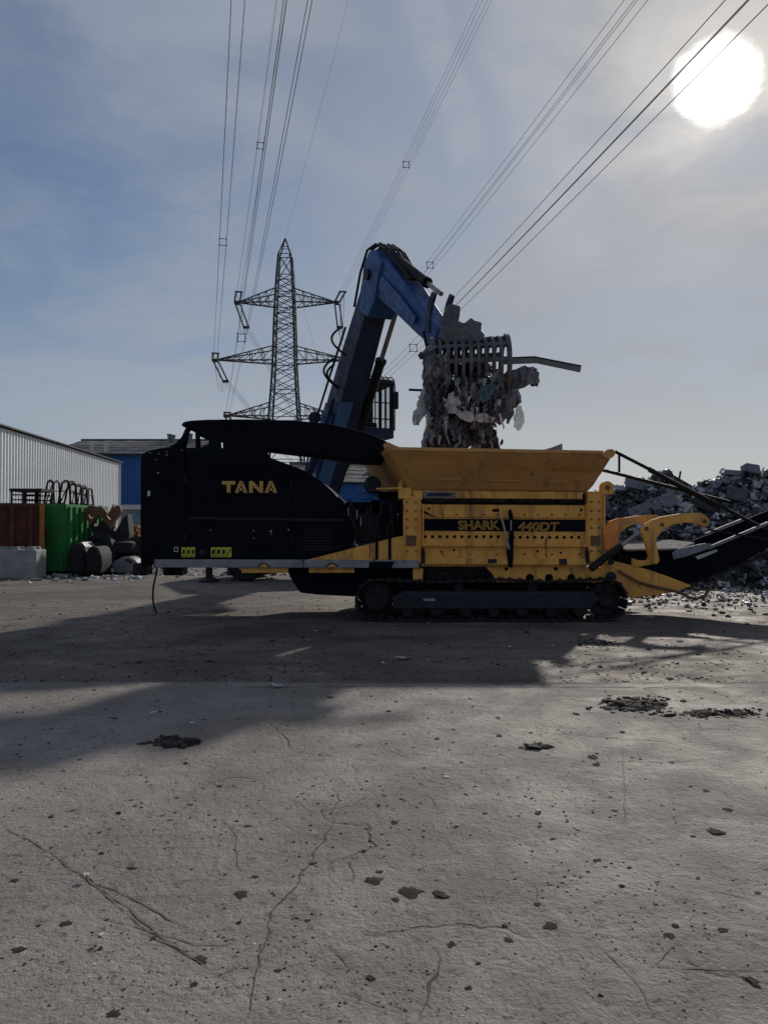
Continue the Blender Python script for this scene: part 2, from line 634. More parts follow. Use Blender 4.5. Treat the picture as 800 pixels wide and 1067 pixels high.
def rock(mb, c, r, rng, flat=.6, seg=1, mi=0, jag=.35):
    bm = bmesh.new()
    bmesh.ops.create_icosphere(bm, subdivisions=seg, radius=1)
    sd = rng.random() * 50
    q = rng.random() * 6.28
    sx = .7 + rng.random() * .8
    vs = []
    for v in bm.verts:
        p = v.co * (1 + jag * noise.noise(v.co * 1.3 + Vector((sd, sd, 0))) * 2)
        p = Vector((p.x * sx, p.y, p.z * flat)) * r
        p = Vector((p.x * math.cos(q) - p.y * math.sin(q), p.x * math.sin(q) + p.y * math.cos(q), p.z))
        vs.append(Vector(c) + p)
    fs = [[v.index for v in f.verts] for f in bm.faces]
    bm.free()
    mb.add(vs, fs, mi)


def rand_rot(rng, tilt=1.0):
    return (Matrix.Rotation(rng.uniform(0, 6.283), 3, 'Z') @ Matrix.Rotation(rng.uniform(-1.4, 1.4) * tilt, 3, 'X')
            @ Matrix.Rotation(rng.uniform(-1.4, 1.4) * tilt, 3, 'Y'))


# ================================================================== ground
def ground_mat(name, c1, c2, c3, wet=(.05, .045, .04), crack=.0, stain=.5, bump=.6, fine=.5):
    m = bpy.data.materials.new(name)
    m.use_nodes = True
    t = m.node_tree
    L = t.links
    b = t.nodes['Principled BSDF']
    tc = nd(t, 'ShaderNodeTexCoord')
    v = tc.outputs['Object']
    big = noise_n(t, v, .35, 6, .6, .5)
    mid = noise_n(t, v, 1.7, 8, .65, .4)
    small = noise_n(t, v, 14, 8, .7, .2)
    grit = noise_n(t, v, 75, 5, .7, 0)
    mp = nd(t, 'ShaderNodeMapping')
    mp.inputs['Scale'].default_value = (.22, 2.6, 1)
    mp.inputs['Rotation'].default_value = (0, 0, R(6))
    L.new(v, mp.inputs[0])
    drag = noise_n(t, mp.outputs[0], 1.2, 8, .7, .3)
    c = mixc(t, mapr(t, mid, .32, .68), c1, c2)
    c = mixc(t, math_n(t, 'MULTIPLY', mapr(t, big, .42, .62), stain), c, c3)
    c = mixc(t, math_n(t, 'MULTIPLY', mapr(t, drag, .50, .66), stain * .8), c, c3)
    c = mixc(t, math_n(t, 'MULTIPLY', mapr(t, small, .56, .72), fine), c, wet)
    light = tuple(min(x * 1.45, .6) for x in c1)
    c = mixc(t, math_n(t, 'MULTIPLY', mapr(t, grit, .60, .74), fine * .6), c, light)
    c = mixc(t, math_n(t, 'MULTIPLY', mapr(t, grit, .26, .40, 1, 0), fine * .7), c, wet)
    speck = noise_n(t, v, 30, 3, .55, .6)
    c = mixc(t, math_n(t, 'MULTIPLY', mapr(t, speck, .60, .68), fine * .7), c, wet)
    mp2 = nd(t, 'ShaderNodeMapping')
    mp2.inputs['Scale'].default_value = (1.0, .35, 1)
    mp2.inputs['Rotation'].default_value = (0, 0, R(38))
    L.new(v, mp2.inputs[0])
    scuff = noise_n(t, mp2.outputs[0], 9, 6, .65, 1.2)
    c = mixc(t, math_n(t, 'MULTIPLY', mapr(t, scuff, .57, .70), fine * .45), c, c3)
    c = mixc(t, math_n(t, 'MULTIPLY', mapr(t, scuff, .28, .40, 1, 0), fine * .4), c, light)
    L.new(c, b.inputs['Base Color'])
    rr = mapr(t, mid, .3, .7, .62, .88)
    L.new(rr, b.inputs['Roughness'])
    b.inputs['Specular IOR Level'].default_value = .3
    h = math_n(t, 'MULTIPLY_ADD', small, .55, math_n(t, 'MULTIPLY', grit, .22))
    h = math_n(t, 'MULTIPLY_ADD', mid, .9, h)
    h = math_n(t, 'MULTIPLY_ADD', speck, -.35, h)
    h = math_n(t, 'MULTIPLY_ADD', scuff, .4, h)
    if crack:
        vo = nd(t, 'ShaderNodeTexVoronoi', feature='DISTANCE_TO_EDGE')
        vo.inputs['Scale'].default_value = .55
        wv = nd(t, 'ShaderNodeVectorMath', operation='ADD')
        nn = nd(t, 'ShaderNodeTexNoise')
        nn.inputs['Scale'].default_value = 2.2
        nn.inputs['Detail'].default_value = 6
        L.new(v, nn.inputs['Vector'])
        sc = nd(t, 'ShaderNodeVectorMath', operation='SCALE')
        sc.inputs['Scale'].default_value = .55
        L.new(nn.outputs['Color'], sc.inputs[0])
        L.new(v, wv.inputs[0])
        L.new(sc.outputs[0], wv.inputs[1])
        L.new(wv.outputs[0], vo.inputs['Vector'])
        ck = mapr(t, vo.outputs['Distance'], .0, .012, 1, 0)
        ck = math_n(t, 'MULTIPLY', ck, mapr(t, big, .48, .6))
        c2_ = mixc(t, math_n(t, 'MULTIPLY', ck, crack), c, wet)
        L.new(c2_, b.inputs['Base Color'])
        h = math_n(t, 'SUBTRACT', h, math_n(t, 'MULTIPLY', ck, .4))
    bp = nd(t, 'ShaderNodeBump')
    bp.inputs['Strength'].default_value = bump
    bp.inputs['Distance'].default_value = .035
    L.new(h, bp.inputs['Height'])
    L.new(bp.outputs[0], b.inputs['Normal'])
    return m


DIRT = ground_mat('yard_dirt', (.215, .178, .152), (.16, .132, .113), (.092, .077, .066), (.04, .034, .029), stain=.85, bump=.9, fine=1.0)
SLAB = ground_mat('slab_concrete', (.315, .274, .248), (.255, .221, .199), (.17, .146, .132), (.075, .064, .057), crack=.5, stain=.65, bump=.9, fine=.95)
CRACK = mat('crack_dark', (.075, .065, .056), (.10, .088, .077), 6, .95, 0, .3, 50)
SCRATCH = mat('scratch_dark', (.135, .118, .106), (.17, .15, .135), 6, .95, 0, .3, 50)

rng = random.Random(7)
mb = MB()
mb.add([(-2500, -300, 0), (2500, -300, 0), (2500, 4000, 0), (-2500, 4000, 0)], [(0, 1, 2, 3)])
ground = tag(mb.build('ground', DIRT), 'dusty brown yard ground of packed dirt over concrete', None, None, 'structure')

# near slab, with a slightly uneven broken far edge
mb = MB()
edge = []
n = 160
for i in range(n + 1):
    x = -30 + 60 * i / n
    y = 7.78 + .02 * fbm((x * 1.1, 3, 0)) + .035 * fbm((x * .2, 8, 0))
    edge.append((x, y))
vs = [(x, y, .016) for x, y in edge] + [(x, y + .02, -.02) for x, y in edge] + [(30, -25, .016), (-30, -25, .016)]
fs = [[i, i + n + 1, i + n + 2, i + 1] for i in range(n)]
fs.append(list(range(n + 1)) + [2 * n + 2, 2 * n + 3])
mb.add(vs, fs)
slab = tag(mb.build('concrete_pavement', SLAB), 'pale worn concrete pavement in the foreground, scratched and cracked', None, None, 'structure')
ZS = .016


def ribbon(pts, w, name, m, jit=.012, lift=.0035, rs=None):
    """a thin jagged mark lying on the slab, traced in photo pixels"""
    rs = rs or random.Random(len(pts) + int(pts[0][0]))
    P = [G(a, b, ZS) for a, b in pts]
    Q = []
    for a, b in zip(P[:-1], P[1:]):
        k = max(2, int((b - a).length / .05))
        for i in range(k):
            Q.append(a.lerp(b, i / k))
    Q.append(P[-1])
    L_, Rr = [], []
    for i, q in enumerate(Q):
        d = (Q[min(i + 1, len(Q) - 1)] - Q[max(i - 1, 0)]).normalized()
        nn = Vector((-d.y, d.x, 0))
        o = q + nn * (fbm((q.x * 6, q.y * 6, 1)) * jit * 1.6 + rs.uniform(-jit, jit) * .5)
        end = min(1, min(i, len(Q) - 1 - i) / 4 + .15)
        hw = w / 2 * rs.uniform(.12, .62) * end
        L_.append(o + nn * hw + Vector((0, 0, lift)))
        Rr.append(o - nn * hw + Vector((0, 0, lift)))
    mb = MB()
    k = len(Q)
    mb.add(L_ + Rr, [(i, i + 1, k + i + 1, k + i) for i in range(k - 1)])
    return mb.build(name, m, slab, fix=False)


ribbon([(258, 1067), (266, 1030), (272, 1005), (280, 978), (276, 965), (290, 945), (305, 925), (320, 905), (335, 880), (346, 855), (352, 838), (348, 820)], .016, 'crack', CRACK, .02)
ribbon([(436, 1067), (445, 1045), (452, 1015), (458, 990)], .030, 'crack', CRACK, .03)
ribbon([(0, 858), (40, 882), (80, 908), (110, 930), (150, 962), (185, 990), (205, 1000)], .020, 'scratch', SCRATCH, .01)
ribbon([(60, 898), (90, 915), (135, 935), (175, 958), (205, 972)], .018, 'scratch', SCRATCH, .01)
ribbon([(100, 956), (150, 968), (205, 985), (235, 985), (262, 975)], .016, 'scratch', SCRATCH, .01)
ribbon([(85, 905), (120, 945), (155, 972), (200, 1000), (255, 1030)], .014, 'scratch', SCRATCH, .01)
ribbon([(330, 975), (350, 992), (368, 1012)], .022, 'scratch', SCRATCH, .01)
ribbon([(345, 1028), (375, 1042), (420, 1058)], .016, 'scratch', SCRATCH, .01)
ribbon([(295, 828), (312, 838), (328, 847)], .014, 'scratch', SCRATCH, .006)
ribbon([(228, 850), (245, 872), (250, 912)], .012, 'scratch', SCRATCH, .008)
ribbon([(355, 873), (372, 872), (385, 873)], .016, 'scratch', SCRATCH, .006)
ribbon([(450, 830), (456, 845)], .016, 'scratch', SCRATCH, .006)
ribbon([(648, 778), (650, 800), (651, 830), (650, 860)], .010, 'scratch', SCRATCH, .006)
ribbon([(610, 975), (640, 1000), (665, 1030), (685, 1060)], .014, 'scratch', SCRATCH, .01)
ribbon([(672, 1015), (690, 1000), (705, 982)], .014, 'scratch', SCRATCH, .006)
ribbon([(675, 1008), (720, 1010), (760, 1012), (800, 1012)], .020, 'scratch', SCRATCH, .008)
ribbon([(560, 763), (620, 768), (680, 772), (720, 774)], .016, 'scratch', SCRATCH, .01)
ribbon([(640, 793), (690, 795), (735, 793)], .016, 'scratch', SCRATCH, .01)
ribbon([(400, 780), (420, 788), (438, 795)], .014, 'scratch', SCRATCH, .006)
ribbon([(720, 925), (760, 932), (800, 945)], .014, 'scratch', SCRATCH, .006)
ribbon([(520, 900), (545, 915), (570, 945), (600, 960)], .012, 'scratch', SCRATCH, .02)
ribbon([(150, 735), (190, 742), (240, 752), (300, 762)], .012, 'scratch', SCRATCH, .015)

# dusty ridge along the slab joint
mb = MB()
jl = [(x, y) for x, y in edge if -1.2 < x < 8]
vs = []
for x, y in jl:
    w_ = .006 + .03 * abs(fbm((x * 3, 1, 1)))
    vs += [(x, y - w_ - .01, ZS + .003), (x, y - .004, ZS + .004 + .006 * abs(fbm((x * 4, 2, 1)))), (x, y + w_ + .02, .004)]
mb.add(vs, [f for i in range(len(jl) - 1) for f in ((3 * i, 3 * i + 3, 3 * i + 4, 3 * i + 1), (3 * i + 1, 3 * i + 4, 3 * i + 5, 3 * i + 2))])
mb.build('joint_ridge', SLAB, slab, fix=False)
ribbon([(250, 716.5), (330, 716), (420, 715.6), (520, 716), (620, 716.5), (720, 717), (800, 717)], .03, 'crack', CRACK, .01)

# clods and small bits lying on the slab
CL_L = 'small dark clod of dried mud lying on the pale concrete'
big_clods = [(427, 930, 16), (412, 938, 9), (458, 933, 13), (560, 943, 7), (574, 965, 8), (618, 790, 10), (621, 797, 6), (20, 990, 10), (68, 963, 8),
             (40, 965, 6), (137, 905, 7), (266, 914, 6), (251, 932, 8), (327, 900, 7), (209, 1000, 9), (202, 1026, 7), (118, 1057, 9), (562, 862, 5),
             (622, 897, 7), (753, 970, 9), (747, 868, 9), (735, 824, 6), (783, 1023, 10), (789, 931, 5), (389, 918, 12), (386, 1020, 11), (395, 909, 6),
             (488, 1030, 7), (290, 1012, 4), (575, 875, 5), (560, 848, 5), (700, 795, 5), (758, 844, 7), (722, 872, 6), (640, 845, 5), (505, 848, 5),
             (150, 775, 6), (332, 838, 4), (258, 861, 4), (15, 918, 7), (165, 742, 5), (75, 845, 5), (470, 985, 8), (530, 980, 8), (697, 975, 6), (655, 905, 5)]
mesh_cl = []
for k in range(8):
    mb = MB()
    for q in range(3 if k % 2 else 1):
        rock(mb, (rng.uniform(-.6, .6) * (q > 0), rng.uniform(-.5, .5) * (q > 0), .08), rng.uniform(.5, 1.0) if q == 0 else rng.uniform(.2, .5), rng, .38, 2, 0, .5)
    me = mb.mesh('mud_clod', smooth=50)
    me.materials.append(MUD)
    mesh_cl.append(me)
for i, (a, b, s) in enumerate(big_clods):
    g = G(a, b, ZS)
    o = bpy.data.objects.new('mud_clod', mesh_cl[i % 8])
    col.objects.link(o)
    o.location = g
    sc = s * g.y / F * .78
    o.scale = (sc * 1.15, sc * .95, sc * .45)
    o.rotation_euler = (0, 0, rng.uniform(0, 6))
    tag(o, CL_L, 'clod', 'mud clods scattered over the concrete')


def patch(name, label, cx, cy, w, h, m, nseed, lumps=40, zz=ZS):
    """flat patch of caked mud with lumps"""
    rs = random.Random(nseed)
    mb = MB()
    for k in range(lumps):
        a = rs.gauss(0, .5) * w / 2
        b = rs.gauss(0, .45) * h / 2
        g = G(cx + a, cy + b, zz)
        rock(mb, g, rs.uniform(.006, .024) * (1 if k > lumps * .06 else 2.4), rs, .55, 1, 0, .7)
    o = mb.build(name, m, smooth=50)
    return tag(o, label, None, None, 'stuff')


patch('mud_patch', 'wide dark patch of caked mud on concrete near the slab joint', 663, 735, 62, 14, MUD, 3, 620)
patch('mud_patch', 'thin trail of mud crumbs beside the wide mud patch', 745, 744, 90, 9, MUD, 4, 260)
patch('mud_patch', 'broken muddy pothole stain at the edge of the shaded ground', 182, 774, 40, 9, MUD, 5, 330)
patch('mud_patch', 'loose row of mud crumbs on the concrete below the slab joint', 560, 779, 26, 4, MUD, 6, 90)
patch('mud_patch', 'crumbled mud heap in front of the tracks with pale chips', 622, 671, 40, 7, MUD, 8, 200, 0)

# fine grit nobody could count
mb = MB()
rs = random.Random(11)
for k in range(4200):
    a, b = rs.uniform(-60, 860), 548 + 60 + 470 * rs.random() ** .8
    z0 = ZS if b > 714 else 0.0
    g = G(a, b, z0)
    if fbm((g.x * .8, g.y * .8, 4), 3) < .05 and rs.random() < .7:
        continue
    s = (.5 + 1.5 * rs.random() ** 2.5) * g.y / F * (1.0 if rs.random() < .94 else 2)
    s = min(s, .024)
    rock(mb, g + Vector((0, 0, s * .1)), s, rs, .4, 1, 0 if rs.random() < .6 else (1 if rs.random() < .93 else 2), .4)
# clumps of dirt on the rough ground between the slab and the machine
for k in range(5200):
    a, b = rs.uniform(-60, 860), rs.uniform(600, 713)
    g = G(a, b, 0)
    cl = fbm((g.x * .9, g.y * 2.2, 9), 4)
    if cl < .02 and rs.random() < .82:
        continue
    s = rs.uniform(.006, .020) * (1.0 if rs.random() < .93 else 2.2)
    rock(mb, g + Vector((0, 0, s * .1)), s, rs, .45, 1, rs.choice((0, 0, 1, 1, 3, 3, 3)) if rs.random() < .985 else 2, .6)
tag(mb.build('gravel', [MUD, CRACK, PAPER, DIRT], smooth=60), 'fine dark grit and chips scattered over the yard', None, None, 'stuff')

SCR = [('flat white paper scrap lying in the shadow before the shredder', 288, 717, 11), ('small white chip on concrete at the foot of the shadow', 160, 746, 8),
       ('tiny white paper flake beside the muddy pothole', 200, 757, 7), ('white chip next to a long scratch in the near concrete', 90, 918, 9),
       ('pale pebble lying alone on the near concrete', 106, 982, 8), ('white flake in the dark shadow under the tracks', 532, 676, 8),
       ('pale strip of rubbish in the shadow left of the tracks', 418, 688, 13), ('white flake on the far right edge of the dirt', 780, 712, 5)]
for i, (lab, a, b, s) in enumerate(SCR):
    g = G(a, b, ZS if b > 714 else 0)
    mb = MB()
    k = s * g.y / F
    crumple(mb, g + Vector((0, 0, .03)), k * 1.2, k * .9, random.Random(i), .15, 4, Matrix.Rotation(R(86), 3, 'X') @ Matrix.Rotation(i, 3, 'Y'), .4)
    tag(mb.build('paper_scrap', PAPER, fix=False), lab, 'scrap')

# ================================================================== white shed (left)
shed = thing('warehouse', 'long white ribbed metal warehouse with dark roof edge at the left', 'warehouse', (-18.4, 53, 0))
c0, c1 = Vector((-15.9, 20, 0)), Vector((-18.35, 53, 0))
wd = (c1 - c0).normalized()
wn = Vector((wd.y, -wd.x, 0))       # towards +X
EAVE = 5.95
np_ = 33
pw = (c1 - c0).length / np_
prof = []
ribs = 3
for k in range(ribs):
    b0 = k * pw / ribs
    for a, d in ((0, 0), (.5, 0), (.58, .05), (.9, .05), (.98, 0)):
        prof.append((b0 + a * pw / ribs, d))
prof.append((pw - .006, 0))
mb = MB()
vs = []
for (a, d) in prof:
    for z in (0.15, EAVE):
        vs.append(wd * a + wn * d + Vector((0, 0, z)))
for (a, d) in prof:
    for z in (0.15, EAVE):
        vs.append(wd * a + wn * (d - .02) + Vector((0, 0, z)))
q = len(prof)
fs = [(2 * i, 2 * i + 2, 2 * i + 3, 2 * i + 1) for i in range(q - 1)]
fs += [(2 * q + 2 * i + 1, 2 * q + 2 * i + 3, 2 * q + 2 * i + 2, 2 * q + 2 * i) for i in range(q - 1)]
mb.add(vs, fs)
panel_me = mb.mesh('wall_panel')
panel_me.materials.append(SHED)
for k in range(np_):
    inst(panel_me, 'wall_panel', c0 + wd * (pw * k), shed)
mb = MB()
bk = -wn * 14
mb.add([c0 - wn * .05 + Vector((0, 0, 0)), c1 - wn * .05, c1 + bk, c0 + bk, c0 - wn * .05 + Vector((0, 0, EAVE)), c1 - wn * .05 + Vector((0, 0, EAVE)), c1 + bk + Vector((0, 0, EAVE)), c0 + bk + Vector((0, 0, EAVE))],
       [(0, 1, 2, 3), (4, 5, 6, 7), (0, 1, 5, 4), (1, 2, 6, 5), (2, 3, 7, 6), (3, 0, 4, 7)])
mb.build('inner_wall', SHED, shed)
mb = MB()
rid = bk * .5 + Vector((0, 0, 1.0))
e = Vector((0, 0, EAVE + .03))
o0, o1 = c0 - wd * .3 + wn * .25, c1 + wd * .25 + wn * .25
th = Vector((0, 0, .07))
for a, b in ((o0, o1),):
    vs = [a + e, b + e, b + rid + e, a + rid + e, a + e + th, b + e + th, b + rid + e + th, a + rid + e + th]
    mb.add(vs, [(0, 1, 2, 3), (4, 5, 6, 7), (0, 1, 5, 4), (1, 2, 6, 5), (2, 3, 7, 6), (3, 0, 4, 7)])
    vs2 = [a + rid + e, b + rid + e, b + bk + e, a + bk + e, a + rid + e + th, b + rid + e + th, b + bk + e + th, a + bk + e + th]
    mb.add(vs2, [(0, 1, 2, 3), (4, 5, 6, 7), (0, 1, 5, 4), (1, 2, 6, 5), (2, 3, 7, 6), (3, 0, 4, 7)])
mb.build('roof', TRIMD, shed)
mb = MB()
mb.bar(c1 + wn * .06 + Vector((0, 0, .1)), c1 + wn * .06 + Vector((0, 0, EAVE)), .18, .16)
mb.build('corner_trim', WHITE, shed)


# ================================================================== blue buildings
def blue_building(label, pxa, pxb, Y, eave_py, ridge_py, depth, npan, ridge_over=0.0):
    a, b = W(pxa, eave_py, Y), W(pxb, eave_py, Y)
    ez = a.z
    rz = W(pxa, ridge_py, Y + depth / 2).z
    root = thing('factory_building', label, 'building', ((a.x + b.x) / 2, Y, 0))
    w = (b.x - a.x) / npan
    mb = MB()
    pr = []
    for k in range(8):
        pr += [(k * w / 8, 0), ((k + .55) * w / 8, 0), ((k + .62) * w / 8, -.05), ((k + .93) * w / 8, -.05)]
    pr.append((w - .03, 0))
    vs = []
    for (x, d) in pr:
        vs += [(x, d, 0), (x, d, ez - .02)]
    mb.add(vs, [(2 * i, 2 * i + 2, 2 * i + 3, 2 * i + 1) for i in range(len(pr) - 1)])
    me = mb.mesh('wall_panel')
    me.materials.append(BBLUE)
    for k in range(npan):
        inst(me, 'wall_panel', (a.x + k * w, Y, 0), root)
    mb = MB()
    mb.prism([(0, 0), (0, 0)][:0] or [(a.x, 0), (b.x, 0), (b.x, ez - .05), (a.x, ez - .05)], Y + .06, Y + depth)
    mb.build('inner_wall', BBLUE, root)
    # roof of sheet rows with real laps
    rows = 5
    for side in (0, 1):
        for k in range(rows):
            y0 = Y - .45 + (depth / 2 + .45) * k / rows
            y1 = Y - .45 + (depth / 2 + .45) * (k + 1.06) / rows
            z0 = ez + (rz - ez) * k / rows
            z1 = ez + (rz - ez) * (k + 1.0) / rows
            if side:
                y0, y1 = 2 * (Y + depth / 2) - y0, 2 * (Y + depth / 2) - y1
            mb = MB()
            n = int((b.x - a.x) / 1.05)
            vs, fs = [], []
            for i in range(n + 1):
                x = a.x - .3 + (b.x - a.x + .6) * i / n
                dz = .05 * (i % 2) + .03 * fbm((x * .4, k, side))
                vs += [(x, y0, z0 + dz + .05), (x, y1, z1 + dz - .02 + .05), (x, y0, z0 + dz - .03), (x, y1, z1 + dz - .1)]
            for i in range(n):
                p = 4 * i
                fs += [(p, p + 4, p + 5, p + 1), (p + 2, p + 3, p + 7, p + 6), (p, p + 2, p + 6, p + 4)]
            mb.add(vs, fs)
            mb.build('roof_sheet', ROOFG, root, fix=False)
    mb = MB()
    mb.box(a.x - .3, b.x + .3, Y + depth / 2 - .3, Y + depth / 2 + .3, rz - .05, rz + .16)
    mb.build('ridge_cap', ROOFG, root)
    mb = MB()
    mb.box(a.x - .3, b.x + .3, Y - .62, Y - .47, ez - .12, ez + .06)
    mb.build('gutter', TRIMD, root)
    return root, ez, rz


bb, ez, rz = blue_building('blue clad factory hall with grey roof behind the white warehouse', 48, 196, 78, 473.5, 459, 20, 5)
# roof access rail, vents, low annex
mb = MB()
for px in (94.5, 109.5):
    p = W(px, 471.5, 78.3)
    q_ = W(px + .6, 460.5, 78.6)
    mb.cyl(p, q_, .085, None, 6)
    mb.cyl(p + Vector((.25, 0, 0)), q_ + Vector((.25, 0, 0)), .06, None, 6)
mb.cyl(W(95, 461, 78.6), W(110, 461.5, 78.6), .05, None, 6)
mb.build('roof_ladder', WHITE, bb)
for px, hh in ((176.5, .7), (180.5, .5), (198.5, .75)):
    p = W(px, 460, 86)
    mb = MB()
    mb.cyl((p.x, 86, rz - .6), (p.x, 86, rz + hh * .55), .22, .22, 10)
    mb.lathe([(.0, .18), (.30, .1), (.30, 0), (0, 0)], (p.x, 86, rz + hh * .55), (0, 0, 1), 10)
    mb.build('roof_vent', GPLA, bb)
mb = MB()
p, q_ = W(122, 526, 70), W(150, 526, 70)
mb.box(p.x, q_.x, 70, 76, 0, W(130, 531, 70).z)
mb.build('annex_wall', PLASG, bb)
mb = MB()
mb.box(p.x - .2, q_.x + .2, 69.7, 76, W(130, 531, 70).z + .01, W(130, 526, 70).z)
mb.build('annex_roof', PLASW, bb)
mb = MB()
p, q_ = W(136, 545, 69.95), W(146, 533, 69.95)
mb.box(p.x, q_.x, 69.93, 69.99, p.z, q_.z)
mb.build('window', TEAL, bb)
bb2, ez2, rz2 = blue_building('blue hall with grey roof seen through the gap under the shredder hood', 296, 381, 90, 503, 483, 15, 3)
mb = MB()
p, q_ = W(381.5, 503, 93), W(391, 491, 93)
mb.prism([(p.x, 0), (W(400, 500, 93).x, 0), (W(400, 500, 93).x, p.z), (q_.x, q_.z), (p.x + .02, q_.z)], 93, 97)
mb.build('lower_bay', ROOFG, bb2)


# ================================================================== pylon
PY = 108.0
pc = W(297, 300, PY)
pyl = thing('electricity_pylon', 'tall steel lattice electricity pylon with three pairs of crossarms', 'pylon', (pc.x, PY, 0))
X0 = pc.x


def pz(py):
    return W(297, py, PY).z


lev = [(0.0, 4.3), (pz(520), 3.1), (pz(480), 2.55), (pz(436), 2.0), (pz(408), 1.75), (pz(383), 1.55), (pz(364), 1.48), (pz(340), 1.40), (pz(323), 1.32), (pz(306), 1.22), (pz(288), 1.08), (pz(266), .85)]
apex = pz(248)
CORN = ((-1, -1), (1, -1), (1, 1), (-1, 1))


def corner(k, i):
    z, h = lev[i]
    return Vector((X0 + CORN[k][0] * h, PY + CORN[k][1] * h, z))


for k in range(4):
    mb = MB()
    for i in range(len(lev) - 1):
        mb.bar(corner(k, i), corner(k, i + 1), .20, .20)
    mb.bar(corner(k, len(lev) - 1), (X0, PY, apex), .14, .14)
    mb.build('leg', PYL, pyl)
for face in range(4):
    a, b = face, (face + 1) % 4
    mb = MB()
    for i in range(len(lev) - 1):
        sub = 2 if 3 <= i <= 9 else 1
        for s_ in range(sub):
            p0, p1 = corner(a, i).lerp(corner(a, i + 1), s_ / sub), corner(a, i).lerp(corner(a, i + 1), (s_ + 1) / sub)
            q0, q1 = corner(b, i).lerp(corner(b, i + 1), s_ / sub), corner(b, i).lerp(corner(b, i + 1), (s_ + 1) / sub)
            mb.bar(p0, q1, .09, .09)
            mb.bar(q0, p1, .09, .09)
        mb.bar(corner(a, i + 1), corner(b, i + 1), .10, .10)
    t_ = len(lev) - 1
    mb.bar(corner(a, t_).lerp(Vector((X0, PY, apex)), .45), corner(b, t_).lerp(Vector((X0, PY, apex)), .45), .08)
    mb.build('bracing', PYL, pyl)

arms = {}
for nm, py, pl_, pr_, up in (('top', 315, 247, 351, 303), ('mid', 375, 224, 365, 362), ('low', 433, 236, 352, 421)):
    zb, zt = pz(py) - .3, pz(up)
    hb = 1.5 if nm != 'low' else 2.0
    for side, px in ((-1, pl_), (1, pr_)):
        tip = W(px, py, PY)
        tip = Vector((tip.x, PY, tip.z))
        mb = MB()
        bs = [Vector((X0 + side * hb, PY - hb, zb)), Vector((X0 + side * hb, PY + hb, zb))]
        ts = [Vector((X0 + side * hb * .9, PY - hb * .9, zt)), Vector((X0 + side * hb * .9, PY + hb * .9, zt))]
        for p in bs:
            mb.bar(p, tip, .17)
        for p in ts:
            mb.bar(p, tip, .14)
        n = 5
        for i in range(1, n):
            f = i / n
            for s_ in (0, 1):
                mb.bar(bs[s_].lerp(tip, f), ts[s_].lerp(tip, f), .07)
                mb.bar(bs[s_].lerp(tip, f), ts[s_].lerp(tip, (i - 1) / n), .07)
            mb.bar(bs[0].lerp(tip, f), bs[1].lerp(tip, f), .07)
            mb.bar(bs[0].lerp(tip, f), bs[1].lerp(tip, (i - 1) / n), .07)
            mb.bar(ts[0].lerp(tip, f), ts[1].lerp(tip, f), .06)
        mb.box(tip.x - .35, tip.x + .35, PY - .5, PY + .5, tip.z - .25, tip.z + .12)
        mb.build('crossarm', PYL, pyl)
        arms[nm, side] = tip

# line endpoints in the photo for the near span (where each bundle leaves the frame at the top)
NEARW = {('mid', -1): (248, 0), ('top', -1): (293, 0), ('low', -1): (310, 0), ('top', 1): (505, 0), ('mid', 1): (662, 0), ('low', 1): (779, 0)}
SPACER = {('mid', -1): 251, ('top', -1): 151, ('low', -1): 352, ('top', 1): 172, ('mid', 1): 276, ('low', 1): 362}
WHERE = {('mid', -1): 'left middle', ('top', -1): 'left upper', ('low', -1): 'left lower', ('top', 1): 'right upper', ('mid', 1): 'right middle', ('low', 1): 'right lower'}
SPAN, SAG = 310.0, 6.5


def proj(p):
    d = Vector(p) - Vector((0, 0, CAM_H))
    c, s = math.cos(PITCH), math.sin(PITCH)
    yc = d.y * c + d.z * s
    zc = -d.y * s + d.z * c
    return 400 + F * d.x / yc, 533.5 - F * zc / yc


def near_curve(P0, pix, sag=SAG):
    r = ray(*pix)
    t = 80.0
    for _ in range(40):
        z = P0.z - 4 * sag * (t / SPAN) * (1 - t / SPAN)
        k = (z - CAM_H) / r.z
        P1 = Vector((r.x * k, r.y * k, 0))
        t = (P1 - Vector((P0.x, P0.y, 0))).length
    h = (P1 - Vector((P0.x, P0.y, 0))).normalized()
    return lambda s: Vector((P0.x, P0.y, P0.z)) + h * s - Vector((0, 0, 4 * sag * (s / SPAN) * (1 - s / SPAN))), h


def string(mb, a, b, r=.13):
    n = 16
    mb.cyl(a, b, .05, .05, 6)
    for i in range(1, n):
        p = a.lerp(b, i / n)
        d = (b - a).normalized()
        mb.cyl(p - d * .05, p + d * .05, r, r * .85, 8)


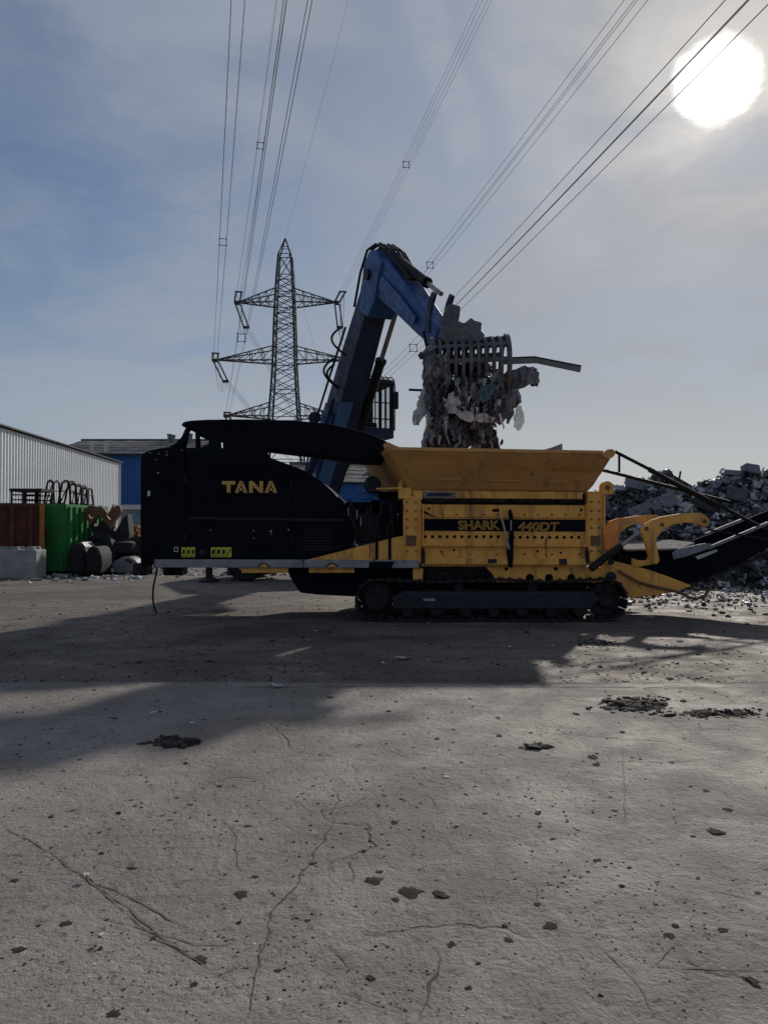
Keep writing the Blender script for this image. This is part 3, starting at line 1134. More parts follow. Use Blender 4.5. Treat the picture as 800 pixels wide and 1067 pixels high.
BS = .23
for key, tip in arms.items():
    f, h = near_curve(tip, NEARW[key])
    nx = Vector((h.y, -h.x, 0))
    mb = MB()
    S0, S1 = .4, 7.0
    for d in (-.35, .35):
        string(mb, f(S0) + nx * d, f(S1) + nx * d)
    mb.bar(f(S1) - nx * .5, f(S1) + nx * .5, .12, .2)
    mb.build('insulator_string', INS, pyl)
    w = thing('power_line', 'bundle of overhead conductors from the %s crossarm passing overhead' % WHERE[key], 'power line', tuple(f(S1)), 'near overhead conductor bundles')
    for dx, dz in ((-1, -1), (1, -1), (1, 1), (-1, 1)):
        mb = MB()
        pts = []
        s = S1
        while s < 240:
            pts.append(f(s) + nx * (dx * BS) + Vector((0, 0, dz * BS)))
            s += 2.0 if s < 110 else 8.0
        mb.tube(pts, .0105, 5)
        mb.build('conductor', WIRE, w, fix=False)
    ss = [s * .5 for s in range(10, 200)]
    best = min(ss, key=lambda s: abs(proj(f(s))[1] - SPACER[key]))
    mb = MB()
    c = f(best)
    q4 = [c + nx * (dx * BS) + Vector((0, 0, dz * BS)) for dx, dz in ((-1, -1), (1, -1), (1, 1), (-1, 1))]
    for i in range(4):
        mb.bar(q4[i], q4[(i + 1) % 4], .03, .035)
        mb.cyl(q4[i] - h * .09, q4[i] + h * .09, .042, .042, 6)
    mb.build('spacer', INS, w)
    # far span
    far = W(374, 500, 420) + Vector((tip.x - X0, 0, tip.z - pz(375)))
    hd = Vector((far.x - tip.x, far.y - tip.y, 0))
    LN = hd.length
    hd.normalize()
    nf = Vector((hd.y, -hd.x, 0))

    def ff(s, tip=tip, far=far, hd=hd, LN=LN):
        k = s / LN
        return Vector((tip.x, tip.y, tip.z)) + hd * s + Vector((0, 0, (far.z - tip.z) * k - 4 * 9 * k * (1 - k)))
    mb = MB()
    A = ff(.4)
    B = ff(14) * .5 + A * .5 + Vector((0, 0, -.9))
    for d in (-.35, .35):
        string(mb, A + nf * d, B + nf * d)
    mb.bar(B - nf * .5, B + nf * .5, .12, .4)
    mb.build('insulator_string', INS, pyl)
    mb = MB()
    Bn = f(S1)
    pts = []
    for i in range(13):
        k = i / 12
        p = Bn.lerp(B, k)
        pts.append(p + Vector((0, 0, -3.4 * 4 * k * (1 - k) * .9)))
    for d in (-.2, .2):
        mb.tube([p + nf * d for p in pts], .028, 5)
    mb.build('jumper_cable', WIRE, pyl, fix=False)
    w = thing('power_line', 'conductor bundle leaving the %s crossarm away beyond the pylon' % WHERE[key], 'power line', tuple(B), 'far overhead conductor bundles')
    for d in (-BS, BS):
        for dz in (-BS, BS):
            mb = MB()
            mb.tube([B + nf * d + Vector((0, 0, dz))] + [ff(s) + nf * d + Vector((0, 0, dz)) for s in range(20, int(LN), 12)], .026, 4)
            mb.build('conductor', WIRE, w, fix=False)
top = Vector((X0, PY, apex))
f, h = near_curve(top, (363, 0), 6.0)
mb = MB()
mb.tube([f(s) for s in range(0, 240, 3)], .012, 5)
tag(mb.build('earth_wire', WIRE, fix=False), 'single thin earth wire rising overhead from the pylon peak', 'wire')
far = W(368, 470, 420)
mb = MB()
mb.tube([top.lerp(far, k / 30) - Vector((0, 0, 4 * 7 * (k / 30) * (1 - k / 30))) for k in range(31)], .024, 4)
tag(mb.build('earth_wire', WIRE, fix=False), 'single thin earth wire running down away behind the pylon', 'wire')

# ================================================================== left yard
# concrete block with studs
blk = thing('concrete_block', 'pale grey interlocking concrete block with studs on top, left edge', 'concrete block', (-12.2, 24.2, 0))
p = G(37, 603.5)
bx1 = p.x
by0 = p.y
hz_ = W(37, 573, by0).z
mb = MB()
mb.box(bx1 - 2.4, bx1, by0, by0 + .75, 0, hz_)
mb.build('body', CONC, blk, bevel=.04, seg=2)
for i in range(5):
    mb = MB()
    cx = bx1 - .24 - i * .48
    for cy in (by0 + .2, by0 + .55):
        mb.lathe([(.0, .0), (.15, 0.0), (.12, .09), (0, .09)], (cx, cy, hz_), (0, 0, 1), 12)
    mb.build('stud', CONC, blk, smooth=40)


def container(root, corner_pt, u, n, length, width, zt, m, ribs_side, ribs_end, z0=.12):
    """open-top skip: corner_pt near corner, u along the length, n along the width"""
    c = Vector((corner_pt[0], corner_pt[1], 0))
    u, n = Vector((*u, 0)).normalized(), Vector((*n, 0)).normalized()
    Z = Vector((0, 0, 1))
    t = .05

    def slab_(a, b, zz0, zz1, thick, name):
        d = (b - a).normalized()
        nn = Vector((d.y, -d.x, 0))
        mb = MB()
        vs = []
        for zq in (zz0, zz1):
            for q in (a, b, b + nn * thick, a + nn * thick):
                vs.append(q + Z * zq)
        mb.add(vs, [(0, 1, 2, 3), (4, 5, 6, 7), (0, 1, 5, 4), (1, 2, 6, 5), (2, 3, 7, 6), (3, 0, 4, 7)])
        mb.build(name, m, root)
    A, B, C, D = c, c + u * length, c + u * length + n * width, c + n * width
    slab_(A, B, z0, zt, t, 'side_wall')
    slab_(D, C, z0, zt, t, 'side_wall')
    slab_(A, D, z0, zt, -t, 'end_wall')
    slab_(B, C, z0, zt, t, 'end_wall')
    mb = MB()
    mb.add([A + Z * z0, B + Z * z0, C + Z * z0, D + Z * z0, A + Z * (z0 + .06), B + Z * (z0 + .06), C + Z * (z0 + .06), D + Z * (z0 + .06)],
           [(0, 1, 2, 3), (4, 5, 6, 7), (0, 1, 5, 4), (1, 2, 6, 5), (2, 3, 7, 6), (3, 0, 4, 7)])
    mb.build('floor_plate', m, root)
    mb = MB()
    for a, b in ((A, B), (B, C), (C, D), (D, A)):
        mb.bar(a + Z * (zt + .03), b + Z * (zt + .03), .12, .12)
    mb.build('top_rim', m, root)
    mb = MB()
    for q in (.15, .85):
        mb.bar(A + n * width * q, B + n * width * q, .15, .22)
    mb.build('skid', BLK2, root)
    for i in range(ribs_side):
        f = (i + .5) / ribs_side
        q = A + u * length * f - n * .07
        mb = MB()
        mb.bar(q + Z * z0, q + Z * zt, .14, .12, up=tuple(u))
        mb.build('rib', m, root)
    for i in range(ribs_end):
        f = (i + .5) / ribs_end
        q = A + n * width * f - u * .05
        mb = MB()
        mb.bar(q + Z * z0, q + Z * zt, .08, .12, up=tuple(u))
        mb.build('rib', m, root)


# green skip: near corner at px 66, lit side runs back to the right
g0 = G(66.5, 599)
zt = W(66.5, 528, g0.y).z
gc = thing('skip_container', 'green ribbed steel skip container behind the black bucket halves', 'container', (g0.x, g0.y, 0))
bt = R(3)
container(gc, (g0.x, g0.y), (math.sin(bt), math.cos(bt)), (-math.cos(bt), math.sin(bt)), 3.3, 2.3, zt, GREEN, 8, 0)
q_ = Vector((-math.cos(bt), math.sin(bt), 0))
mb = MB()
s0 = Vector((g0.x, g0.y, 0)) + q_ * .75 - Vector((math.sin(bt), math.cos(bt), 0)) * .07
mb.bar(s0 + Vector((0, 0, 1.15)), s0 + Vector((0, 0, 1.6)), .42, .02, up=(math.sin(bt), math.cos(bt), 0))
tag(mb.build('sign_plate', RUST, gc), 'small faded red plate on the dark end wall')
# brown skip
b0 = G(44.5, 600.5)
zt = W(44, 527.5, b0.y).z
bcn = thing('skip_container', 'rusty brown steel skip container behind the pale concrete block', 'container', (b0.x, b0.y, 0))
ang = R(27)
u2 = (-math.cos(ang), -math.sin(ang))
container(bcn, (b0.x - .12, b0.y + .02), u2, (-math.sin(ang), math.cos(ang)), 4.8, .75, zt, BROWN, 9, 0)
mb = MB()  # orange colour paints the sunlit edge of the brown skip onto its post
mb.bar((b0.x - .05, b0.y, .1), (b0.x - .05, b0.y, zt + .08), .13, .13)
tag(mb.build('corner_post', ORANGE, bcn), 'corner post with the sunlit edge painted in as orange')

# frames standing on the skips
def frame_rack(label, px0, px1, py0, py1, Y, kind):
    a, b = W(px0, py1, Y), W(px1, py0, Y)
    root = thing('hoop_frame', label, 'steel frame', ((a.x + b.x) / 2, Y, a.z), 'dark steel frames standing on the skips')
    r = .028
    if kind == 'stillage':
        mb = MB()
        mb.box(a.x - .05, b.x + .05, Y - .05, Y + .95, b.z - .10, b.z)
        mb.build('top_plate', BLK2, root)
        for x in (a.x, (a.x + b.x) / 2 - .05, b.x):
            for y in (Y, Y + .9):
                mb = MB()
                mb.cyl((x, y, a.z), (x, y, b.z - .1), r if x != (a.x + b.x) / 2 - .05 else .075, None, 6)
                mb.build('post', BLK2, root)
        for f in (.33, .62):
            mb = MB()
            z = a.z + (b.z - a.z) * f
            for y in (Y, Y + .9):
                mb.cyl((a.x, y, z), (b.x, y, z), r * .8, None, 6)
            mb.build('rail', BLK2, root)
    else:
        lean = (b.x - a.x) * (.35 if kind == 'lean' else .0)
        for y in (Y, Y + .5):
            mb = MB()
            w = (b.x - a.x)
            x1 = a.x + lean
            mb.tube([(a.x, y, a.z), (x1 + .0, y, b.z - .06), (x1 + .08, y, b.z), (b.x - .12, y, b.z), (b.x - .06, y, b.z - .08), (b.x, y, a.z)], .036, 6)
            mb.build('hoop', BLK2, root)
        mb = MB()
        for f in (.12, .6, .95):
            z = a.z + (b.z - a.z) * f
            mb.cyl((a.x + lean * f, Y, z), (a.x + lean * f, Y + .5, z), .022, None, 6)
            mb.cyl((b.x - .05, Y, z), (b.x - .05, Y + .5, z), .022, None, 6)
        mb.bar((a.x + .05, Y + .02, a.z + .05), (b.x - .08, Y + .02, b.z - .1), .03, .03)
        mb.build('cross_bar', BLK2, root)


frame_rack('low black stillage frame with flat top on the brown skip', 12, 42, 509, 526.5, 25.1, 'stillage')
frame_rack('slim leaning steel hoop frame, leftmost of the tall ones on the skips', 45.5, 57, 500.5, 527.5, 26.2, 'lean')
frame_rack('thick dark tall hoop frame second from left on the green skip', 60, 74, 501, 527.5, 26.0, 'lean')
frame_rack('tall dark hoop frame third from left on the green skip', 73, 81, 504, 527.5, 26.4, 'up')
frame_rack('tall dark hoop frame fourth from left on the green skip', 79, 86, 505.5, 527.5, 26.8, 'up')
frame_rack('shortest tall hoop frame at the right end of the green skip', 86, 92, 508, 528, 27.2, 'up')

# red hoops by the brown skip
for lab, cx, w_ in (('red steel ring half hidden behind the concrete block at the left edge', 2, .32), ('red curved steel horn standing behind the concrete block', 18, .30)):
    Y = 24.35
    c = W(cx, 567, Y)
    root = thing('steel_ring', lab, 'steel ring', (c.x, Y, 0), 'red steel rings behind the block')
    mb = MB()
    mb.lathe([(.30, -.14), (.46, -.14), (.50, 0), (.46, .14), (.30, .14), (.30, -.14)], (c.x, Y, c.z + .02), (.75, -1, .1), 22)
    mb.build('rim', REDP, root, smooth=40)
    mb = MB()
    mb.box(c.x - .28, c.x + .28, Y - .12, Y + .2, 0, c.z - .42)
    mb.build('stand', RUST, root, bevel=.02)

# clamshell bucket halves
cb = thing('clamshell_bucket', 'pair of rounded black bucket halves lying on rubble by the green skip', 'bucket', (G(88, 600).x, 25.0, 0))
Y = G(88, 600.5).y
for pts, y0 in (([(69.5, 583), (70.5, 574), (74, 567.5), (80, 565), (85, 568), (89, 575), (90.5, 585), (89, 598), (80, 600), (72, 598)], Y),
                ([(89.5, 578), (93, 571), (98, 568.5), (103, 571), (106, 578), (107, 588), (104.5, 599), (91, 600.5)], Y - .12)):
    P_ = pl(pts, Y)
    cx = sum(p[0] for p in P_) / len(P_)
    cz = sum(p[1] for p in P_) / len(P_)
    mb = MB()
    mb.prism(P_, y0, y0 + 1.1)
    mb.build('shell', RUBBER, cb, bevel=.09, seg=3, smooth=50)
    mb = MB()
    mb.prism([(cx + (x - cx) * .8, cz + (z - cz) * .8) for x, z in P_], y0 - .03, y0 + .02)
    mb.build('side_plate', BLK2, cb, bevel=.015)
mb = MB()  # pale strip added as the lit highlight on top of the bucket
mb.prism(pl([(81, 566), (84, 565), (88, 570), (87.5, 572.5), (84, 568.5)], Y), Y + .1, Y + .9)
tag(mb.build('highlight_lip', GREYB, cb), 'pale lip added as the lit highlight on the bucket top')

# grey moulded shell
gm = thing('bumper_shell', 'grey moulded plastic shell lying on the ground beside the bucket halves', 'plastic shell', (G(128, 598).x, 25.2, 0))
Y = G(128, 598.5).y
mb = MB()
prof = pl([(107, 591), (114, 588), (121, 583.5), (127, 580.5), (134, 580), (140, 583), (144, 588), (146.5, 597.5), (121, 598), (119, 592.5)], Y)
mb.prism(prof, Y, Y + .8)
mb.build('shell', GPLA, gm, bevel=.07, seg=3, smooth=50)
mb = MB()
mb.prism(pl([(129, 583), (134, 582.5), (139, 586), (136, 587.5)], Y), Y - .02, Y + .05)
mb.build('recess', DARKS, gm)
mb = MB()
mb.prism(pl([(108, 591.5), (118, 592), (120, 596.5), (110, 594)], Y), Y - .1, Y + .5)
mb.build('flange', PLASW, gm, bevel=.02)

# rusty zigzag plate
zg = thing('zigzag_plate', 'rusty zigzag steel plate with diamond openings propped above the black tyres', 'steel plate', (W(105, 560, 26.4).x, 26.4, 0))
Y = 26.2
outer = pl([(90, 529), (93, 526.5), (103, 528.5), (104, 526.5), (109, 531), (112, 536), (116, 529), (117.5, 525), (119, 529), (121, 526.5), (125, 527.5), (126, 533), (124, 536), (119, 543), (117.5, 550), (116, 552), (110, 545), (103, 536), (98, 543), (95, 547), (90, 541), (86, 534)], Y)
h1 = pl([(91, 533), (95, 536), (97, 539.5), (95, 541.5), (91.5, 538)], Y)
h2 = pl([(109, 533.5), (113, 538), (115.5, 541), (113, 542), (109.5, 537.5)], Y)
plate('plate', outer, [h1, h2], Y, .22, RUST, zg)
mb = MB()
mb.prism(pl([(90, 545), (96, 549), (103, 541), (116, 554), (124, 540), (129, 535), (131, 556), (129, 580), (100, 582), (94, 570), (92, 556)], Y), Y + .35, Y + .9)
mb.build('rear_plate', DARKS, zg, bevel=.03)
mb = MB()
for px in (98, 118):
    p = W(px, 553, Y)
    mb.cyl((p.x, Y + .6, 0), (p.x, Y + .6, p.z), .12, None, 8)
mb.build('prop', DARKS, zg)

# tyres
def tyre(label, c, axis, r, w, m=RUBBER):
    root = thing('old_tyre', label, 'tyre', (c[0], c[1], 0), 'worn black tyres behind the bucket halves')
    mb = MB()
    prof = [(r * .55, -w * .38), (r * .62, -w * .5), (r * .88, -w * .5), (r, -w * .34), (r, w * .34), (r * .88, w * .5), (r * .62, w * .5), (r * .55, w * .38), (r * .55, -w * .38)]
    mb.lathe(prof, c, axis, 26)
    o = mb.build('tread', m, root, smooth=40)
    mb = MB()
    mb.lathe([(r * .08, -w * .2), (r * .56, -w * .3), (r * .56, w * .3), (r * .08, w * .2), (r * .08, -w * .2)], c, axis, 18)
    mb.build('rim', DARKS, root, smooth=40)


Y = 26.3
tyre('big black tyre lying flat behind the grey plastic shell', (W(124, 590, Y).x, Y, .28), (0.05, -.15, 1), .72, .5)
tyre('black tyre stacked flat on top of the big tyre', (W(122, 575, Y).x, Y + .10, .78), (-.1, .12, 1), .66, .45)
tyre('black tyre leaning upright beside the corner of the black housing', (W(141, 580, 26.4).x, 26.6, .62), (.75, -1, .22), .62, .36)
tyre('black tyre leaning upright beside the green skip behind the bucket halves', (W(104, 575, 26.0).x, 25.95, .70), (-.45, -1, .3), .66, .36)
# yellow crumpled scrap
ysc = [('crumpled orange yellow metal scrap on the black tyres, left piece', 131.5, 556, .42), ('crumpled orange yellow metal scrap beside the housing, right piece', 139, 555, .5), ('small orange yellow scrap sliver above the tyres', 143, 562, .3)]
for i, (lab, a, b, s) in enumerate(ysc):
    mb = MB()
    rs = random.Random(40 + i)
    for k in range(7):
        crumple(mb, W(a, b, 27.4) + Vector((rs.uniform(-.12, .12), rs.uniform(-.2, .2), rs.uniform(-.12, .12))), s, s * .7, rs, .3, 5, rand_rot(rs), .4)
    tag(mb.build('scrap_metal', YORK, fix=False), lab, 'scrap metal')
mb = MB()
p = W(134, 565, 28.3)
rs = random.Random(5)
for k in range(30):
    rock(mb, (p.x + rs.uniform(-1.3, .9), 28.4 + rs.uniform(-.5, .9), rs.uniform(0, .9)), rs.uniform(.18, .42), rs, .7, 1, 0, .5)
tag(mb.build('scrap_debris', DARKS), 'dark heap of mixed scrap behind the tyres', None, None, 'stuff')

# pale rubble strip on the ground at the back
mb = MB()
rs = random.Random(12)
for k in range(420):
    if k < 260:
        a, b = rs.uniform(40, 345), rs.gauss(596, 4.5)
    else:
        a, b = rs.uniform(0, 150), rs.gauss(601, 3)
    if b < 588:
        continue
    g = G(a, b)
    s = rs.uniform(.02, .075) * (1.0 if rs.random() < .9 else 2)
    rock(mb, g + Vector((0, 0, s * .3)), s, rs, .6, 1, rs.choice((0, 0, 1, 1, 2, 3)), .5)
tag(mb.build('rubble', [PAPER, CONC, DARKS, GPLA]), 'pale rubble strewn along the back of the yard', None, None, 'stuff')


# ================================================================== mobile shredder
YF = 12.86          # near side plane of the machine body
YB = 15.34          # far side
sh = thing('mobile_shredder', 'black and yellow tracked waste shredder with gold lettering and orange-brown hopper', 'shredder', (W(400, 600, 14.1).x, 14.1, 0))

# --- engine housing
hs = pl([(145.2, 590), (145.2, 484), (146, 475), (148.5, 471.5), (154, 468.8), (163, 467), (176, 465), (190, 466), (218, 466), (250, 466.5), (273, 473.5), (300, 483.5), (318, 490.5), (335, 502), (347, 513), (356, 522), (362, 532), (366, 548), (367, 571), (327, 582), (320, 586), (160, 588), (150, 590)], YF)
mb = MB()
mb.prism(hs, YF, YB)
housing = mb.build('engine_housing', BLK, sh, bevel=.07, seg=3, smooth=40)


def panel(name, pts, proud, m, parent, bev=.012, th=.02, y=None):
    mb = MB()
    y = YF if y is None else y
    mb.prism(pl(pts, y), y - proud, y - proud + th)
    return mb.build(name, m, parent, bevel=bev, seg=2)


d1 = panel('service_door', [(150, 582), (150, 484), (152, 477), (157, 474), (193, 471), (193, 582)], .022, BLK, sh, .018, .03)
d2 = panel('service_door', [(195, 582), (195, 471), (252, 471), (272, 478), (303, 489), (303, 582)], .020, BLK, sh, .018, .03)
d3 = panel('service_door', [(305, 582), (305, 490), (318, 495), (334, 506), (345, 517), (353, 526), (358, 536), (361, 550), (362, 570), (326, 580)], .020, BLK, sh, .018, .03)
panel('name_panel', [(221, 516), (221, 491), (297, 491), (299, 516)], .036, BLK, sh, .01, .02)
panel('trim_strip', [(197, 541.5), (197, 538.5), (358, 540.5), (358.5, 543.5)], .034, BLK2, sh, .006, .02)
for k in range(8):
    panel('louvre', [(316, 552 + k * 3.0), (316, 550.6 + k * 3.0), (346, 550.6 + k * 3.0), (346, 552 + k * 3.0)], .032, BLK2, d3, .004, .02)
for (a, b) in ((194, 500), (194, 560), (304, 505), (304, 560)):
    mb = MB()
    p = W(a, b, YF)
    mb.cyl((p.x, YF - .035, p.z - .07), (p.x, YF - .035, p.z + .07), .016, None, 8)
    mb.build('hinge', BLK2, sh)
for (a, b, r) in ((165.5, 493, 1.2), (157, 472, .9), (163, 479, .8), (166, 473, .8), (174.5, 474, .9), (174, 471, .7), (190, 469.5, .8), (219.8, 552.5, .8), (264.7, 553, .9), (264.7, 561, .8), (282.5, 553.5, 1.3), (301, 552, 1.0), (283, 556, .9)):
    mb = MB()
    p = W(a, b, YF)
    mb.cyl((p.x, YF - .045, p.z), (p.x, YF - .01, p.z), r / 62, None, 8)
    mb.build('bolt', GREYB, sh)
panel('reflector', [(154.3, 517), (154.3, 511.5), (157, 511.5), (157, 517)], .034, PLASW, sh, .002, .02)
# warning stickers
panel('warning_sticker', [(181.5, 575), (181.5, 570), (186, 570), (186, 575)], .026, PLASW, sh, 0, .006)
panel('warning_sticker', [(182.4, 574), (182.4, 571), (185.1, 571), (185.1, 574)], .029, BLK, sh, 0, .006)
for x0, n_ in ((189.5, 3), (220, 4)):
    w_ = 14.5 if n_ == 3 else 21.5
    st = panel('warning_sticker', [(x0, 580.5), (x0, 570.2), (x0 + w_, 570.2), (x0 + w_, 580.5)], .026, LABEL, sh, 0, .006)
    cw = w_ / n_
    for k in range(n_):
        xa = x0 + k * cw
        if n_ == 4 and k == 3:
            panel('pictogram', [(xa + .8, 579.5), (xa + .8, 578), (xa + cw - 1.2, 571.2), (xa + cw - .6, 572.5)], .029, BLK, st, 0, .006)
            continue
        panel('pictogram', [(xa + cw - .45, 580.5), (xa + cw - .45, 570.2), (xa + cw, 570.2), (xa + cw, 580.5)], .029, BLK, st, 0, .006)
        panel('pictogram', [(xa + 1.1, 577.5), (xa + 1.6, 573), (xa + cw - 2.2, 572), (xa + cw - 1.2, 575), (xa + cw - 1.8, 577)], .030, BLK, st, 0, .006)
        panel('pictogram', [(xa + .8, 579.6), (xa + .8, 578.8), (xa + cw - 1.2, 578.8), (xa + cw - 1.2, 579.6)], .029, BLK, st, 0, .006)
# small dark plate between the stickers
panel('data_plate', [(208, 578), (208, 573), (214, 573), (214, 578)], .026, NAVY, sh, 0, .006)

# TANA lettering, drawn as letters
mbT = MB()


def letter(polys):
    for P in polys:
        mbT.prism(pl(P, YF - .05), YF - .046, YF - .034)


zt_, zb_ = 501.2, 513.4
letter([[(231, zt_), (245, zt_), (245, zt_ + 3.6), (231, zt_ + 3.6)], [(236, zt_ + 3.6), (240, zt_ + 3.6), (240, zb_), (236, zb_)]])


def A_(x):
    letter([[(x, zb_), (x + 5, zt_), (x + 8.2, zt_), (x + 8.2, zt_ + 3), (x + 6.6, zt_ + 3), (x + 4, zb_)],
            [(x + 13.2, zb_), (x + 8.2, zt_ + .01), (x + 6.6, zt_ + 3.02), (x + 9.2, zb_)], [(x + 4.2, zb_ - 4.8), (x + 9.0, zb_ - 4.8), (x + 9.8, zb_ - 2.2), (x + 3.4, zb_ - 2.2)]])


A_(244.5)
letter([[(259.5, zb_), (259.5, zt_), (263.3, zt_), (263.3, zb_)], [(270.3, zb_), (270.3, zt_), (274, zt_), (274, zb_)], [(263.3, zt_), (270.3, zb_ - 4.6), (270.3, zb_), (263.3, zt_ + 5)]])
A_(275.5)
tag(mbT.build('lettering', GOLD, sh), 'bold gold lettering on the black housing')

# --- raised hood and its supports
hood = pl([(189, 444), (189, 441), (192, 439.2), (198, 438), (215, 437), (250, 436.6), (280, 437), (310, 438.2), (340, 440.8), (362, 445.5), (382, 450.5), (404, 460.5), (407, 467), (404, 475), (396, 480.5), (382, 480.5), (366, 479), (352, 476.5), (325, 472.5), (300, 470), (280, 467.5), (262, 465), (240, 461), (228, 459.5), (219, 454.5), (208, 454.5), (204, 452), (203, 446), (196, 444.5)], 12.98)
mb = MB()
mb.prism(hood, 12.98, 13.9)
mb.build('hood', BLK, sh, bevel=.06, seg=3, smooth=40)
mb = MB()
mb.prism(pl([(176, 465.5), (183, 461.5), (189, 455), (193, 446), (197, 443), (200, 445), (196.5, 449.5), (193, 466.5)], 12.95), 12.95, 13.05)
mb.build('hood_bracket', BLK, sh, bevel=.012)
mb = MB()
mb.prism(pl([(203, 447), (206.5, 447), (208, 466.5), (203.5, 466.5)], 12.96), 12.96, 13.08)
mb.prism(pl([(217, 452), (229, 456), (229.5, 467), (217.5, 467)], 12.96), 12.96, 13.08)
mb.prism(pl([(232, 456), (275, 463), (280, 476), (262, 472), (232, 467)], 12.97), 12.97, 13.09)
mb.build('hood_bracket', BLK, sh, bevel=.012)
# exhaust stack and vents on the housing roof (far side)
mb = MB()
p = W(240, 470, 14.6)
mb.cyl((p.x, 14.6, 2.5), (p.x, 14.6, 3.02), .12, None, 12)
mb.build('exhaust_pipe', BLK2, sh)

# --- chassis: grey rail, yellow plates, belly
mb = MB()
mb.prism(pl([(160, 591.5), (160, 583), (437, 583.5), (437, 592)], YF - .06), YF - .06, YF + .14)
rail = mb.build('grey_rail', GREYB, sh, bevel=.008)
for x in (160, 315.5, 389):
    panel('rail_joint', [(x, 592.5), (x, 582.6), (x + .9, 582.6), (x + .9, 592.5)], .012, BLK2, rail, 0, .02, YF - .06)
for xc in (275, 346):
    P = [(xc - 7 + 14 * i / 10, 590.5 - 4.2 * math.sin(math.pi * i / 10)) for i in range(11)]
    panel('notch', P, .008, BLK2, rail, 0, .02, YF - .06)
    P = [(xc - 5 + 10 * i / 10, 590.8 - 3.0 * math.sin(math.pi * i / 10)) for i in range(11)]
    panel('notch', P, .012, YEL, rail, 0, .02, YF - .06)
for a, b in ((251.5, 300), (321.5, 369)):
    panel('step_plate', [(a, 597), (a, 591), (b, 591), (b, 597)], -.01, YEL, sh, .006, .06)
mb = MB()
mb.prism(pl([(316, 584), (327, 581.5), (414, 559.5), (437, 556), (437, 584)], YF - .01), YF - .01, YF + .22)
mb.build('chassis_plate', YEL, sh, bevel=.008)
mb = MB()
mb.prism(pl([(160, 584), (437, 584), (437, 589.5), (160, 589.5)], YF + .16), YF + .16, YB - .1)
mb.build('chassis_floor', BLK2, sh)
for x in (391, 404.5):
    panel('strap', [(x, 587), (x, 561), (x + 3, 560.3), (x + 3, 587)], .03, BLK, sh, .004, .02)
panel('bracket', [(384, 592.5), (385, 585), (411, 585), (407, 592.5)], .08, BLK, sh, .01, .05)
mb = MB()
mb.prism(pl([(297, 591), (302, 602), (312, 618), (330, 620), (368, 622), (440, 622), (440, 591)], YF + .22), YF + .25, YB - .3)
mb.build('belly_tank', BLK, sh, bevel=.04, seg=2)
# hanging cable
c0_ = W(163, 592, YF)
mb = MB()
mb.tube([W(163.5, 591, YF), W(163.2, 597, YF - .02), W(160.8, 606, YF - .04), W(159.4, 615, YF - .05), W(159.2, 624, YF - .06), W(160.3, 632, YF - .08), W(163.3, 639.5, YF - .1)], .018, 6)
tag(mb.build('hanging_cable', RUBBER, sh, smooth=60), 'black cable dangling from the chassis rail')
for px, py in ((147, 596), (178, 595), (184, 594)):
    mb = MB()
    p = W(px, 590, 13.6)
    mb.box(p.x - .12, p.x + .12, 13.5, 13.9, p.z - .16 - (596 - px % 3 - 592) * 0, p.z + .05)
    mb.build('tow_bracket', BLK2, sh, bevel=.02)

# --- hydraulic clutter between housing and hopper
rs = random.Random(21)
for i, (a, b, a2, b2, y) in enumerate(((360, 560, 386, 523, 13.1), (372, 566, 415, 535, 13.05), (386, 545, 416, 512, 13.4), (362, 556, 372, 530, 13.0), (396, 556, 414, 520, 13.0), (406, 575, 424, 512, 13.5))):
    p, q_ = W(a, b, y), W(a2, b2, y)
    mb = MB()
    mb.box(p.x, q_.x, y, y + .9, min(p.z, q_.z), max(p.z, q_.z))
    mb.build('valve_block', BLK2 if i % 2 else BLK, sh, bevel=.03, seg=2)
for i in range(9):
    a = rs.uniform(358, 408)
    y = 12.92 + rs.uniform(0, .1)
    mb = MB()
    b = rs.uniform(512, 530)
    mb.tube([W(a, b, y), W(a + rs.uniform(-4, 4), b + 12, y - .04), W(a + rs.uniform(-6, 8), b + 26, y - .03), W(a + rs.uniform(-3, 9), b + 40, y)], .022, 6)
    mb.build('hydraulic_hose', RUBBER, sh, smooth=60)
for a, b in ((363, 533), (372, 536), (361, 548), (376, 543)):
    p = W(a, b, 12.9)
    mb = MB()
    mb.cyl((p.x, 12.88, p.z - .07), (p.x, 12.88, p.z + .07), .012, None, 6)
    mb.build('fitting', STEELR, sh)
# round motor and rod at the hopper hinge
mb = MB()
p = W(388, 505, 13.0)
mb.lathe([(0, -.08), (.13, -.08), (.15, 0), (.13, .3), (0, .3)], (p.x, 13.0, p.z), (0, 1, 0), 16)
mb.build('winch_drum', BLK2, sh, smooth=40)
mb = MB()
mb.cyl(W(392, 509.5, 12.83), W(419, 508.5, 12.83), .018, None, 8)
mb.build('hinge_rod', YEL, sh)
mb = MB()
crumple(mb, W(381, 517, 13.2), .5, .16, rs, .12, 6)
tag(mb.build('tarp_strip', BBLUE, sh, fix=False), 'blue tarpaulin strip')

# --- hopper
HT, HBm = 12.38, 12.88


def P3(px, py, Y):
    return W(px, py, Y)


def thick_quad(mb, a, b, c, d, t):
    n_ = (b - a).cross(d - a).normalized() * t
    vs = [a, b, c, d, a + n_, b + n_, c + n_, d + n_]
    mb.add(vs, [(0, 1, 2, 3), (4, 5, 6, 7), (0, 1, 5, 4), (1, 2, 6, 5), (2, 3, 7, 6), (3, 0, 4, 7)])


tl, tr = P3(401, 468, HT), P3(637, 472, HT)
bl, br_ = P3(425, 510, HBm), P3(609, 512, HBm)
